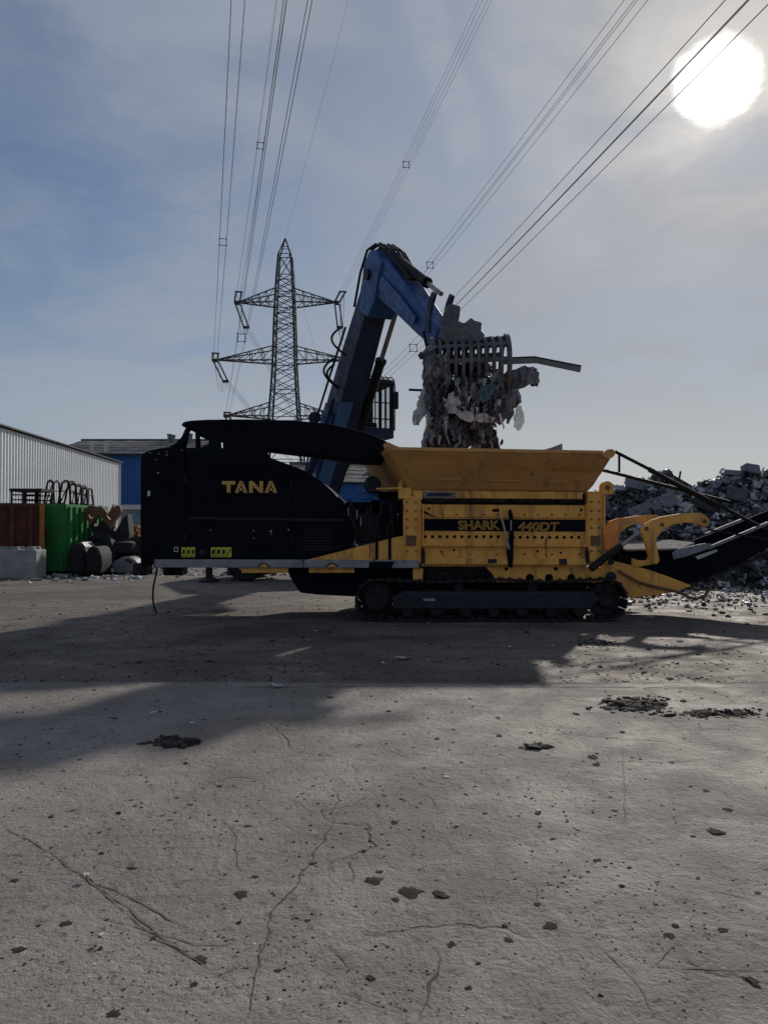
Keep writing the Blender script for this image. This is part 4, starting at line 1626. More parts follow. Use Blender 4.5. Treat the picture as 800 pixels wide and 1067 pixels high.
# near wall with a ragged right edge
mb = MB()
edge_r = [(637, 472), (634, 479), (629, 486), (627, 490), (622, 497), (618, 504), (610, 512)]
edge_l = [(401, 468), (407, 478), (413, 489), (419, 500), (425, 510)]
front, N_ = [], 14
for i in range(N_ + 1):
    v = i / N_

    def samp(e):
        t_ = v * (len(e) - 1)
        k = min(int(t_), len(e) - 2)
        f_ = t_ - k
        return e[k][0] + (e[k + 1][0] - e[k][0]) * f_, e[k][1] + (e[k + 1][1] - e[k][1]) * f_
    l, r_ = samp(edge_l), samp(edge_r)
    y = HT + (HBm - HT) * v
    M_ = 40
    for j in range(M_ + 1):
        u = j / M_
        dent = .018 * fbm((u * 9, v * 3, 2)) + .01 * fbm((u * 30, v * 8, 5))
        front.append(W(l[0] + (r_[0] - l[0]) * u, l[1] + (r_[1] - l[1]) * u, y + dent))
fs = [(i * (M_ + 1) + j, i * (M_ + 1) + j + 1, (i + 1) * (M_ + 1) + j + 1, (i + 1) * (M_ + 1) + j) for i in range(N_) for j in range(M_)]
mb.add(front, fs)
hw = mb.build('hopper_wall', HOP, sh, smooth=60, fix=False)
so = hw.modifiers.new('thickness', 'SOLIDIFY')
so.thickness = .035
so.offset = -1
YT2, YB2 = 15.85, 15.3
for name, q in (('hopper_wall', (P3(401, 468, HT), P3(425, 510, HBm), None, None)), ('hopper_wall', (P3(637, 472, HT), P3(609, 512, HBm), None, None))):
    a, b = q[0], q[1]
    mb = MB()
    sx_ = -.42 if a.x < 1 else 0
    thick_quad(mb, a, b, Vector((b.x + sx_ * .8, YB2, b.z)), Vector((a.x + sx_, YT2, a.z)), .03)
    mb.build(name, HOP, sh)
mb = MB()
a, b, c, d = (Vector((tl.x, YT2, tl.z)), Vector((tr.x, YT2, tr.z)), Vector((br_.x, YB2, br_.z)), Vector((bl.x, YB2, bl.z)))
thick_quad(mb, a, b, c, d, .03)
mb.build('hopper_wall', HOP, sh)
# rim pieces
mb = MB()
mb.bar(P3(402, 467.6, HT - .02), P3(628, 471.6, HT - .02), .07, .06)
mb.bar(P3(400, 466, HT - .02), P3(404, 464.5, HT - .02), .07, .10)
mb.bar(Vector((tl.x, YT2, tl.z)), Vector((tr.x, YT2, tr.z)), .07, .06)
mb.build('hopper_rim', HOP, sh, bevel=.008)
mb = MB()
mb.prism(pl([(402, 469), (402, 462.5), (405, 460.5), (409, 463), (417, 466), (417, 469)], HT - .03), HT - .035, HT + .03)
mb.build('lifting_lug', HOP, sh, bevel=.008)
mb = MB()
mb.prism(pl([(625, 474), (629, 471.5), (633, 468.2), (638, 467.8), (641.5, 470.5), (640, 475), (634, 479)], HT - .03), HT - .035, HT + .05)
mb.build('lifting_lug', HOP, sh, bevel=.008)
mb = MB()
mb.prism(pl([(556, 474), (566, 468.6), (574, 466.5), (585.5, 462), (585.5, 474)], YT2), YT2 - .03, YT2 + .03)
mb.build('corner_gusset', GREYB, sh)
# welded stiffener ribs on the hopper face
for (x0, x1, yy) in ((449, 482, 499), (508, 543, 500.5), (568, 592, 501)):
    y_ = HT + (HBm - HT) * (yy - 470) / 40
    mb = MB()
    mb.bar(W(x0, yy, y_ - .03), W(x1, yy + .4, y_ - .03), .05, .028)
    mb.build('stiffener', HOP, sh, bevel=.006)
# beam under the hopper
mb = MB()
mb.prism(pl([(441, 519), (441, 511), (607, 512.5), (607, 520.2)], YF - .02), YF - .02, YF + .3)
mb.build('hopper_beam', YEL, sh, bevel=.01)
panel('decal', [(441, 518.5), (441, 512), (474, 512.3), (474, 518.5)], .025, SCRB, sh, 0, .006)
panel('decal', [(444, 517.2), (446, 513.8), (464, 513.6), (472, 515), (466, 517.4)], .029, NAVY, sh, 0, .006)
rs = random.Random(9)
mb = MB()  # dark lumps stand in for the shadow in the gap below the beam
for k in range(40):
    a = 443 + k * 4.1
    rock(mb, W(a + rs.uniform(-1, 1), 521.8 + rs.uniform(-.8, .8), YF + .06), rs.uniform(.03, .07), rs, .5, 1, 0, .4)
mb.build('gap_shadow', DARKS, sh)
# posts with round lugs
for x0, x1, top_, lug in ((420.5, 437, 517, (421.5, 506)), (612, 628, 512, (632, 508))):
    mb = MB()
    mb.prism(pl([(x0, 586), (x0, top_), (x1, top_), (x1, 586)], YF - .03), YF - .03, YF + .28)
    post = mb.build('post', YEL, sh, bevel=.01)
    mb = MB()
    c_ = W(lug[0], lug[1], YF)
    bz = W(lug[0], top_ + 3, YF).z
    ring = [(c_.x + .105 * math.cos(t), c_.z + .105 * math.sin(t)) for t in [math.pi * k / 10 for k in range(11)]]
    ring += [(c_.x - .105, bz), (c_.x + .105, bz)]
    mb.prism(ring, YF - .05, YF + .10)
    lg = mb.build('lug', YEL, post, bevel=.008)
    mb = MB()
    mb.cyl((c_.x, YF - .066, c_.z), (c_.x, YF, c_.z), .042, None, 12)
    mb.build('pin', RUST, post)
    panel('pocket', [(x0 + 1.5, 585), (x0 + 1.5, 557), (x1 - 2.5, 557), (x1 - 2.5, 585)], .038, YEL, post, .004, .02)
    panel('pocket', [(x0 + 2.5, 569), (x0 + 2.5, 558), (x1 - 3.5, 558), (x1 - 3.5, 569)], .046, RUST, post, .004, .02)
    panel('flange', [(x1 - .6, 586), (x1 - .6, top_ + 4), (x1 + 1.2, top_ + 4), (x1 + 1.2, 586)], .075, YEL, post, .003, .06)
    panel('flange', [(x0 - .6, 586), (x0 - .6, top_ + 4), (x0 + 1.0, top_ + 4), (x0 + 1.0, 586)], .060, YEL, post, .003, .06)
mb = MB()
mb.prism(pl([(431, 518), (431, 510.5), (440, 511), (440, 521)], YF - .035), YF - .035, YF + .02)
mb.build('clamp_block', YEL, sh, bevel=.008)

# --- side panel with the black stripe
YP = YF + .02
hol = []
for k in range(22):
    xx = 443 + k * 7.62
    if 521 < xx < 534:
        continue
    c_ = W(xx, 559.3 if xx < 530 else 560, YP)
    hol.append(circ(c_.x, c_.z, .030, 8))
slot = W(516.5, 531.8, YP)
hol.append([(slot.x - .06, slot.z - .025), (slot.x + .06, slot.z - .025), (slot.x + .06, slot.z + .025), (slot.x - .06, slot.z + .025)])
for a, b, r in ((446.5, 530, .024), (605.5, 531.5, .026), (560, 574.5, .024), (460, 575, .02), (473, 573, .022), (584, 576, .022)):
    c_ = W(a, b, YP)
    hol.append(circ(c_.x, c_.z, r, 8))
plate('side_panel', pl([(438.5, 525.6), (611, 526.6), (611, 591), (438.5, 590)], YP), hol, YP, .05, YEL, sh)
mb = MB()
mb.prism(pl([(438, 513), (611, 514), (611, 594), (438, 594)], YP + .12), YP + .12, YB - .2)
mb.build('crusher_chamber', BLK2, sh)
panel('stripe', [(440.5, 553), (440.5, 540.5), (610, 541.5), (610, 554)], .0, BLK, sh, .002, .03, YP - .012)
# ledges: upper flap, hole strip lip, lower rails
panel('upper_flap', [(434, 532.5), (434, 528), (440, 526), (440, 535), (448, 537.5)], .03, YEL, sh, .004, .03, YP)
mb = MB()
mb.prism(pl([(439, 569.5), (439, 566.5), (611, 567), (611, 570)], YP), YP - .07, YP + .02)
mb.build('ledge', YEL, sh, bevel=.01)
mb = MB()
mb.prism(pl([(439, 588), (439, 581), (520, 581.5), (612, 582), (612, 589)], YP), YP - .10, YP + .02)
mb.build('ledge', YEL, sh, bevel=.014)
mb = MB()
mb.prism(pl([(439, 538.8), (439, 537.5), (611, 538.5), (611, 539.8)], YP), YP - .03, YP + .02)
mb.build('ledge', YEL, sh, bevel=.005)
for xx in (439.3, 609.5):
    panel('edge_strip', [(xx, 590), (xx, 525), (xx + 2.2, 525), (xx + 2.2, 590)], .05, YEL, sh, .004, .04, YP)
for (a, b, w_, h_) in ((512, 584.5, 4.5, 2.2), (585, 585.2, 4.2, 3.2)):
    panel('slot', [(a - w_, b + h_), (a - w_, b - h_), (a + w_, b - h_), (a + w_, b + h_)], .103, DARKS, sh, .004, .02, YP)
bolt_mb = MB()
bolt_mb.cyl((0, -.018, 0), (0, 0, 0), .017, None, 6)
bolt_me = bolt_mb.mesh('bolt')
bolt_me.materials.append(RUST)
for k in range(12):
    p = W(447 + k * 14.2, 536.2, YP)
    inst(bolt_me, 'bolt', (p.x, YP - .001, p.z), sh)
    if k % 2:
        p = W(447 + k * 14.2, 577.5, YP)
        inst(bolt_me, 'bolt', (p.x, YP - .001, p.z), sh)
for x_ in (424, 433, 616, 624):
    for y_ in (523, 532, 541, 550, 574):
        p = W(x_, y_, YF - .03)
        inst(bolt_me, 'bolt', (p.x, YF - .031 - (.016 if y_ > 556 else 0), p.z), sh)
# lettering SHARK 440DT as outlined letters on the stripe
p0, p1 = W(477, 552.3, YP - .02), W(521.5, 542.3, YP - .02)
lt = text_obj('lettering', 'SHARK', p0.x, p0.z, YP - .018, p1.z - p0.z, GOLD, sh, p1.x - p0.x, outline=.042, shear=-.08)
tag(lt, 'gold outlined word on the black stripe, left of the latch')
p0, p1 = W(539, 553.6, YP - .02), W(583, 544, YP - .02)
lt = text_obj('lettering', '440DT', p0.x, p0.z, YP - .018, p1.z - p0.z, GOLD, sh, p1.x - p0.x, outline=.042, shear=.12)
tag(lt, 'gold outlined letters and digits on the black stripe, right of the latch')
# central latch
mb = MB()
mb.prism(pl([(529.5, 591), (528, 575), (530.5, 560), (531, 541), (529.5, 533), (531.5, 530), (534, 536), (535, 556), (534.5, 578), (533.5, 592)], YP - .1), YP - .13, YP - .05)
latch = mb.build('latch_bar', BLK, sh, bevel=.01)
mb = MB()
mb.bar(W(532.2, 542, YP - .15), W(532.2, 553, YP - .15), .022, .022)
mb.build('latch_rod', STEELR, latch)
mb = MB()
mb.bar(W(522.5, 539, YP - .12), W(530.5, 572, YP - .14), .03, .03)
mb.build('latch_rod', STEELR, latch)
for a in (439, 608.5):
    panel('hook', [(a, 587), (a - .5, 574), (a + 1.5, 569), (a + 3.5, 576), (a + 3.5, 587)], .12, BLK2, sh, .006, .05, YP)

# --- lower yellow skirt with round openings
YS = YF + .06
hol = [circ(W(a, b, YS).x, W(a, b, YS).z, r, 14) for a, b, r in ((552, 602.3, .07), (572, 602.3, .07), (595, 602.5, .07), (527.5, 592.8, .035), (579, 592.5, .038))]
plate('skirt', pl([(506, 591), (626, 591), (628, 606.5), (517, 606.5), (513, 598)], YS), hol, YS, .04, YEL, sh)
mb = MB()
mb.prism(pl([(430, 606), (430, 592), (441, 592), (440, 606)], YS), YS - .02, YS + .2)
mb.build('track_bracket', YEL, sh, bevel=.01)
mb = MB()
mb.prism(pl([(437, 606), (437, 592), (629, 592), (629, 606)], YS + .2), YS + .2, YB - .3)
mb.build('under_frame', BLK2, sh)

# --- tracks
def track(y0, y1):
    root = bpy.data.objects.new('track', None)
    col.objects.link(root)
    root.parent = sh
    yc = (y0 + y1) / 2
    cl = W(392, 625, 12.78)
    cr = W(632, 625, 12.78)
    rad = .335
    zc = rad + .035
    xl, xr = cl.x, cr.x
    L_ = xr - xl
    per = 2 * L_ + 2 * math.pi * rad
    nsh = 58
    mb = MB()
    w = y1 - y0
    pt = per / nsh
    mb.box(-pt * .46, pt * .46, -w / 2, w / 2, -.018, .018)
    mb.box(-pt * .12, pt * .02, -w / 2, w / 2, .018, .045)
    mb.box(-pt * .30, pt * .30, -.07, .07, -.06, -.018)
    me = mb.mesh('track_shoe')
    me.materials.append(TRK)
    for i in range(nsh):
        s = (i + .3) * pt
        if s < L_:
            x, z, a = xl + s, zc + rad + (-.035 * math.sin(math.pi * s / L_ * 2) ** 2), 0
        elif s < L_ + math.pi * rad:
            t = (s - L_) / rad
            x, z, a = xr + rad * math.sin(t), zc + rad * math.cos(t), t
        elif s < 2 * L_ + math.pi * rad:
            x, z, a = xr - (s - L_ - math.pi * rad), zc - rad, math.pi
        else:
            t = (s - 2 * L_ - math.pi * rad) / rad
            x, z, a = xl - rad * math.sin(t), zc - rad * math.cos(t), math.pi + t
        inst(me, 'track_shoe', (x, yc, z), root, (0, a, 0))
    mb = MB()
    mb.prism([(xl + .30, zc - .17), (xr - .25, zc - .17), (xr - .1, zc), (xr - .2, zc + .14), (xl + .45, zc + .14), (xl + .25, zc + .02)], y0 + .04, y1 - .04)
    mb.build('track_frame', NAVY, root, bevel=.03, seg=2)
    for k in range(7):
        x = xl + .52 + k * (L_ - .95) / 6
        mb = MB()
        mb.lathe([(0, -w * .40), (.09, -w * .40), (.115, -w * .3), (.115, w * .3), (.09, w * .4), (0, w * .4)], (x, yc, zc - .2), (0, 1, 0), 14)
        mb.build('roller', TRK, root, smooth=40)
    for x in (xl + L_ * .36, xl + L_ * .68):
        mb = MB()
        mb.lathe([(0, -w * .36), (.08, -w * .36), (.08, w * .36), (0, w * .36)], (x, yc, zc + .2), (0, 1, 0), 14)
        mb.build('roller', TRK, root, smooth=40)
    # sprocket at the left, idler at the right
    mb = MB()
    nt_ = 19
    ring = []
    for k in range(nt_ * 2):
        rr = (rad - .02) if k % 2 else rad - .075
        ring.append((xl + rr * math.cos(math.pi * k / nt_), zc + rr * math.sin(math.pi * k / nt_)))
    mb.prism(ring, yc - .05, yc + .05)
    mb.lathe([(0, -w * .44), (.17, -w * .44), (.22, -w * .36), (.22, w * .36), (.17, w * .44), (0, w * .44)], (xl, yc, zc), (0, 1, 0), 20)
    mb.build('sprocket', BLK2, root, smooth=40)
    mb = MB()
    mb.lathe([(0, -w * .3), (.12, -w * .34), (.14, -w * .18), (rad - .07, -w * .18), (rad - .05, -w * .1), (rad - .05, w * .1), (rad - .07, w * .18), (.14, w * .18), (.12, w * .34), (0, w * .3)], (xr, yc, zc), (0, 1, 0), 24)
    mb.build('idler_wheel', BLK2, root, smooth=40)
    mb = MB()
    for k in range(8):
        t = k * math.pi / 4
        mb.cyl((xl + .13 * math.cos(t), yc - w * .47, zc + .13 * math.sin(t)), (xl + .13 * math.cos(t), yc - w * .43, zc + .13 * math.sin(t)), .016, None, 6)
    mb.build('bolt_ring', TRK, root)
    mb = MB()
    p = W(441, 626, y0)
    mb.box(p.x, p.x + .2, y0 + .02, y0 + .05, zc - .02, zc + .02)
    mb.build('grease_plate', GREYB, root)
    return root


track(12.78, 13.30)
track(14.9, 15.42)

# --- discharge end: yellow trough, arms, conveyor
def Zm(pts):
    return [(580 + x / 3.636, 430 + y / 3.636) for x, y in pts]


mb = MB()
mb.prism(pl(Zm([(172, 575), (205, 558), (240, 568), (330, 590), (420, 620), (512, 656), (460, 677), (380, 692), (285, 703), (262, 690), (240, 662), (195, 640), (165, 640)]), 13.0), 13.0, 13.12)
mb.build('discharge_trough', YEL, sh, bevel=.012)
mb = MB()
mb.prism(pl(Zm([(172, 575), (205, 558), (240, 568), (330, 590), (420, 620), (512, 656), (460, 677), (380, 692), (285, 703), (262, 690), (240, 662), (195, 640), (165, 640)]), 13.0), 15.1, 15.22)
mb.build('discharge_trough', YEL, sh, bevel=.012)
c_ = W(*Zm([(205, 622)])[0], 12.99)
mb = MB()
mb.cyl((c_.x, 12.96, c_.z), (c_.x, 13.02, c_.z), .085, None, 16)
mb.build('pivot_hole', DARKS, sh)
mb = MB()
mb.cyl((c_.x + .0, 12.965, c_.z + .25), (c_.x, 13.02, c_.z + .25), .05, None, 14)
mb.build('pivot_hole', DARKS, sh)
arm_pts = Zm([(322, 450), (330, 425), (360, 407), (400, 394), (470, 382), (545, 379), (570, 393), (580, 412), (576, 428), (560, 433), (530, 420), (490, 417), (450, 422), (415, 436), (390, 460), (376, 482), (384, 530), (390, 560), (384, 572), (350, 578), (300, 586), (288, 580), (288, 552), (310, 560), (345, 560), (350, 545), (338, 500)])
mb = MB()
mb.prism(pl(arm_pts, 12.98), 12.98, 13.08)
arm = mb.build('lift_arm', YEL, sh, bevel=.012)
for zx, zy in ((398, 424), (560, 412), (340, 440)):
    c_ = W(*Zm([(zx, zy)])[0], 12.98)
    mb = MB()
    mb.cyl((c_.x, 12.965, c_.z), (c_.x, 13.0, c_.z), .035, None, 12)
    mb.build('pin', RUST, arm)
mb = MB()
mb.prism(pl(arm_pts, 12.98), 15.1, 15.2)
mb.build('lift_arm', YEL, sh, bevel=.012)
mb = MB()
mb.prism(pl(Zm([(186, 440), (200, 412), (235, 400), (330, 392), (340, 404), (338, 420), (245, 423), (236, 440), (233, 500), (225, 525), (186, 520)]), 13.25), 13.25, 13.37)
mb.build('cross_frame', HOP, sh, bevel=.012)
mb = MB()
mb.bar(W(*Zm([(240, 421)])[0], 13.2), W(*Zm([(338, 419)])[0], 13.2), .03, .02)
mb.build('pipe', STEELR, sh)
# lift cylinder
a, b = W(*Zm([(128, 592)])[0], 12.74), W(*Zm([(312, 452)])[0], 12.9)
mb = MB()
mb.cyl(a, a.lerp(b, .62), .062, None, 12)
cy = mb.build('lift_cylinder', BLK2, sh, smooth=40)
mb = MB()
mb.cyl(a.lerp(b, .6), b, .034, None, 10)
mb.build('piston_rod', STEELR, cy, smooth=40)
# hose under the trough
mb = MB()
mb.tube([W(*q, 12.95) for q in Zm([(232, 598), (265, 618), (310, 642), (370, 660), (430, 672), (470, 684), (500, 700), (530, 706), (560, 694), (580, 668), (586, 640)])], .025, 7)
mb.build('hydraulic_hose', RUST, sh, smooth=60)

# conveyor
YC0, YC1 = 13.45, 14.75
cv = bpy.data.objects.new('conveyor', None)
col.objects.link(cv)
cv.parent = sh
side = [(640, 598), (668, 575), (700, 574), (735, 572), (800, 546), (905, 504), (905, 526), (800, 571), (770, 588), (725, 607), (690, 612), (650, 612)]
for y in (YC0, YC1):
    mb = MB()
    mb.prism(pl(side, YC0), y, y + .05)
    mb.build('side_plate', BLK, cv, bevel=.006)
mb = MB()
bt_ = pl([(650, 606), (700, 598), (735, 586), (905, 516), (905, 519), (735, 590), (700, 602), (650, 610)], YC0)
mb.prism(bt_, YC0 + .06, YC1 - .01)
mb.build('belt', RUBBER, cv)
for k in range(9):
    px = 690 + k * 25
    p = W(px, 600 - max(0, px - 730) * .412 - (px - 690) * .1, YC0)
    mb = MB()
    mb.cyl((p.x, YC0 + .06, p.z - .05), (p.x, YC1 - .01, p.z - .05), .05, None, 10)
    mb.build('idler_roller', BLK2, cv, smooth=40)
for (a, b) in (((735, 557), (775, 541)), ((738, 571), (800, 545)), ((745, 601), (905, 531))):
    mb = MB()
    d0, d1 = W(a[0], a[1], YC0 - .05), W(b[0], b[1], YC0 - .05)
    mb.bar(d0, d1, .05, .05)
    mb.build('edge_rail', GREYB if b[0] != 905 else BLK2, cv)
mb = MB()
mb.prism(pl([(724, 580), (746, 572.5), (747.5, 574.5), (727, 583)], YC0 - .05), YC0 - .06, YC0 - .03)
mb.build('reflector', PLASW, cv)
mb = MB()
mb.bar(W(738, 552, YC0 - .1), W(806, 563, YC0 - .1), .03, .03)
mb.build('stay_wire', BLK2, cv)
# pale cover plate over the tail of the conveyor
p0, p1 = W(650, 575, 13.2), W(741, 563, 13.2)
zc_ = W(700, 567.5, 13.2).z
mb = MB()
xA, xB = W(652, 570, 13.2).x, W(731, 570, 13.2).x
mb.add([(xA, 13.15, zc_ - .08), (W(708, 570, 13.2).x, 13.15, zc_ - .06), (xB, 13.5, zc_ + .03), (xB, 14.6, zc_ + .06), (xA, 14.6, zc_), (xA, 13.15, zc_ - .11), (W(708, 570, 13.2).x, 13.15, zc_ - .09), (xB, 13.5, zc_), (xB, 14.6, zc_ + .03), (xA, 14.6, zc_ - .03)],
       [(0, 1, 2, 3, 4), (5, 6, 7, 8, 9), (0, 1, 6, 5), (1, 2, 7, 6), (2, 3, 8, 7), (3, 4, 9, 8), (4, 0, 5, 9)])
mb.build('cover_plate', COVER, cv)
mb = MB()
mb.prism(pl([(700, 576), (708, 571.5), (735, 566), (741, 566.5), (741, 571), (713, 580.5), (702, 583)], 13.1), 13.1, 13.13)
mb.build('skirt_plate', PLASG, cv, bevel=.004)
mb = MB()
mb.prism(pl([(645, 600), (645, 577), (704, 577), (703, 600)], 13.35), 13.3, 13.42)
mb.build('tail_box', BLK, cv, bevel=.02)
# stay rods from the hopper rim down to the conveyor
for a, b, r in (((641, 470.5), (806, 556), .030), ((627, 489.5), (760, 523), .030), ((676, 488.5), (745, 527), .04), ((645, 474), (645, 492.5), .02)):
    mb = MB()
    mb.cyl(W(a[0], a[1], 13.0), W(b[0], b[1], 13.45), r, None, 8)
    mb.build('stay_rod', BLK2, sh, smooth=40)


# ================================================================== material handler
O = Vector((-1.94, 22.5, 0))
TIP = Vector((1.24, 15.2, 5.46))
U = Vector((TIP.x - O.x, TIP.y - O.y, 0)).normalized()
N = Vector((-U.y, U.x, 0))          # to the viewer's right
mh = thing('material_handler', 'blue wheeled scrap handler with raised cab, boom folded over the hopper', 'material handler', (O.x - .6, 23.4, 0))


def B3(s, z, off=0.0):
    return O + U * s + Vector((0, 0, z)) + N * off


def beam_poly(pts, t):
    """offset a centre line (s,z,half thickness) to an outline"""
    L_, R_ = [], []
    for i, (s, z, h) in enumerate(pts):
        a, b = pts[max(i - 1, 0)], pts[min(i + 1, len(pts) - 1)]
        d = Vector((b[0] - a[0], b[1] - a[1])).normalized()
        n_ = Vector((-d.y, d.x))
        L_.append((s + n_.x * h, z + n_.y * h))
        R_.append((s - n_.x * h, z - n_.y * h))
    return L_ + R_[::-1]


ELB = (4.74, 7.52)
# boom
mb = MB()
bp_ = beam_poly([(-.1, 2.0, .34), (.5, 2.9, .42), (1.6, 4.15, .50), (3.0, 5.75, .44), (4.1, 6.95, .36), (4.55, 7.5, .30)], 0)
mb.gprism(bp_, O, U, N, lambda p: .78 - .25 * (p[1] - 2) / 5.5)
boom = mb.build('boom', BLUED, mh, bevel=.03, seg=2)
# bright lower side plates on the boom
mb = MB()
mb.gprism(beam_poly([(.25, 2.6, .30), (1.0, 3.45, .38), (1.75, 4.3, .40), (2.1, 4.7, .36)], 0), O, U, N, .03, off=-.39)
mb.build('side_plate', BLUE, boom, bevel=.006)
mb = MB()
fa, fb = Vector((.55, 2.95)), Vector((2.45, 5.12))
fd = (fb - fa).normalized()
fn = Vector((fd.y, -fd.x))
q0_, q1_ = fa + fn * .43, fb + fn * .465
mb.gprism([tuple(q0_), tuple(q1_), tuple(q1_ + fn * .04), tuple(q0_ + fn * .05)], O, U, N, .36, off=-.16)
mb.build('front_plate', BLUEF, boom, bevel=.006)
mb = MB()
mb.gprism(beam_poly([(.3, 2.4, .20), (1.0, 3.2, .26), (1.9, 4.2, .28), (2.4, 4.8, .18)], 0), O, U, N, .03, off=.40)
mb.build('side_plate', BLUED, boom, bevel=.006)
# elbow housing and stick
elbow = MB()
elbow.gprism([(4.05, 6.9), (4.35, 7.9), (4.7, 8.12), (5.15, 8.02), (5.45, 7.6), (5.0, 6.8), (4.6, 6.55)], O, U, N, .66)
elb = elbow.build('elbow_bracket', BLUE, mh, bevel=.05, seg=2)
for off in (-.36, .36):
    mb = MB()
    c_ = B3(4.7, 7.55, off)
    mb.cyl(c_ - N * .03, c_ + N * .03, .13, None, 14)
    mb.build('pin', BLK2, elb)
mb = MB()
st_ = [(4.5, 7.75, .36), (5.3, 7.3, .44), (6.2, 6.62, .36), (7.2, 5.82, .26), (7.85, 5.35, .2)]
mb.gprism(beam_poly(st_, 0), O, U, N, lambda p: .56 - .05 * (p[0] - 4.5))
stick = mb.build('stick', BLUE, mh, bevel=.03, seg=2)
for off in (-.285, .285):
    mb = MB()
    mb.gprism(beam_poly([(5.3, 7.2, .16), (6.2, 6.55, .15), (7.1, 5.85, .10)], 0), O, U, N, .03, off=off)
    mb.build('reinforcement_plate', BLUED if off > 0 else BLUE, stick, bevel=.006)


def ram(parent, a, b, r, f=.58, m=BLK2):
    mb = MB()
    mb.cyl(a, a.lerp(b, f), r, None, 14)
    c = mb.build('cylinder', m, parent, smooth=40)
    mb = MB()
    mb.cyl(a.lerp(b, f - .03), b, r * .5, None, 10)
    mb.build('piston_rod', STEELR if m is not BLUED else BLUED, c, smooth=40)
    mb = MB()
    d = (b - a).normalized()
    mb.cyl(a.lerp(b, f) - d * .08, a.lerp(b, f), r * 1.18, None, 14)
    mb.build('gland', m, c, smooth=40)
    return c


# stick cylinder under the elbow (right of the boom in view)
ram(mh, B3(1.7, 3.9, .52), B3(4.95, 7.05, .40), .125, .60)
ram(mh, B3(.9, 3.1, -.55), B3(2.6, 4.9, -.45), .11, .6, BLUED)
# grapple cylinder on top of the stick
ram(mh, B3(5.55, 7.72), B3(7.75, 6.28), .10, .72)
mb = MB()
for off in (-.2, .2):
    mb.gprism([(7.45, 5.55), (7.5, 5.9), (7.62, 6.15), (7.78, 6.3), (7.9, 6.22), (7.78, 6.05), (7.68, 5.85), (7.66, 5.5)], O, U, N, .07, off=off)
mb.build('link', BLUED, mh, bevel=.01)
# hoses: over the elbow, loops beside the boom
rs = random.Random(3)
for k in range(6):
    off = -.30 + k * .12
    dz = rs.uniform(0, .10)
    mb = MB()
    mb.tube([B3(3.7, 7.05, off), B3(4.1, 7.75 + dz, off), B3(4.55, 8.16 + dz, off), B3(5.0, 8.16 + dz, off * .9), B3(5.5, 7.86 + dz, off * .8), B3(6.0, 7.42, off * .6), B3(6.6, 6.9, off * .5)], .032, 6)
    mb.build('hydraulic_hose', RUBBER, mh, smooth=60)
for s, z, r, k in ((3.05, 6.3, .36, 0), (2.55, 5.55, .42, 1), (2.5, 5.5, .32, 2)):
    mb = MB()
    pts = []
    for i in range(13):
        t = -1.2 + 4.2 * i / 12
        pts.append(B3(s, z, -.34 - .0) - N * (r * math.sin(t * .75 + .6) * .9) + Vector((0, 0, -r + 2 * r * i / 12)) + U * (.05 * k))
    mb.tube(pts, .03, 6)
    mb.build('hydraulic_hose', RUBBER, mh, smooth=60)
mb = MB()
mb.tube([B3(.4, 3.2, -.5), B3(1.3, 4.4, -.53), B3(2.4, 5.55, -.48), B3(3.4, 6.6, -.42)], .03, 6)
mb.build('hydraulic_pipe', BLK2, mh, smooth=60)
# work lamp on the left side of the boom
mb = MB()
c_ = B3(1.45, 4.55, -.6)
mb.lathe([(0, -.14), (.12, -.14), (.17, .02), (.17, .08), (0, .1)], c_, U, 14)
mb.build('work_lamp', BLUED, mh, smooth=40)

# cab (raised on arms), facing along the boom
cs, co = 1.05, 1.12
cz0, cz1 = 4.05, 5.72
cw, cl_ = .50, .80


def C3(s, o, z):
    return B3(cs + s, z, co + o)


cab = bpy.data.objects.new('cab', None)
col.objects.link(cab)
cab.parent = mh
mb = MB()
roof = [(-cl_, cz1 - .06), (-cl_ + .08, cz1), (cl_ - .3, cz1 + .03), (cl_ - .08, cz1 - .02), (cl_ + .05, cz1 - .16), (cl_ - .05, cz1 - .18), (-cl_, cz1 - .18)]
mb.gprism([(p[0] + cs, p[1]) for p in roof], O, U, N, cw * 2.1, off=co)
mb.build('roof', BLK2, cab, bevel=.03, seg=2)
mb = MB()
mb.gprism([(cs - cl_, cz0), (cs + cl_, cz0), (cs + cl_, cz0 + .28), (cs - cl_, cz0 + .5)], O, U, N, cw * 2, off=co)
mb.build('floor_shell', BLUED, cab, bevel=.03, seg=2)
for s in (-cl_ + .04, -.1, cl_ - .04):
    for o in (-cw + .04, cw - .04):
        mb = MB()
        mb.bar(C3(s, o, cz0 + .2), C3(s, o, cz1 - .15), .07, .07)
        mb.build('pillar', BLK2, cab)
for o in (-cw + .02, cw - .02):
    mb = MB()
    mb.gprism([(cs - cl_ + .08, cz0 + .45), (cs + cl_ - .08, cz0 + .28), (cs + cl_ - .08, cz1 - .2), (cs - cl_ + .08, cz1 - .2)], O, U, N, .01, off=co + o)
    mb.build('window', GLASS, cab)
mb = MB()
a, b = C3(cl_ - .03, -cw + .08, cz0 + .28), C3(cl_ - .03, cw - .08, cz1 - .2)
mb.add([a, C3(cl_ - .03, cw - .08, cz0 + .28), b, C3(cl_ - .03, -cw + .08, cz1 - .2)], [(0, 1, 2, 3)])
mb.build('window', GLASS, cab)
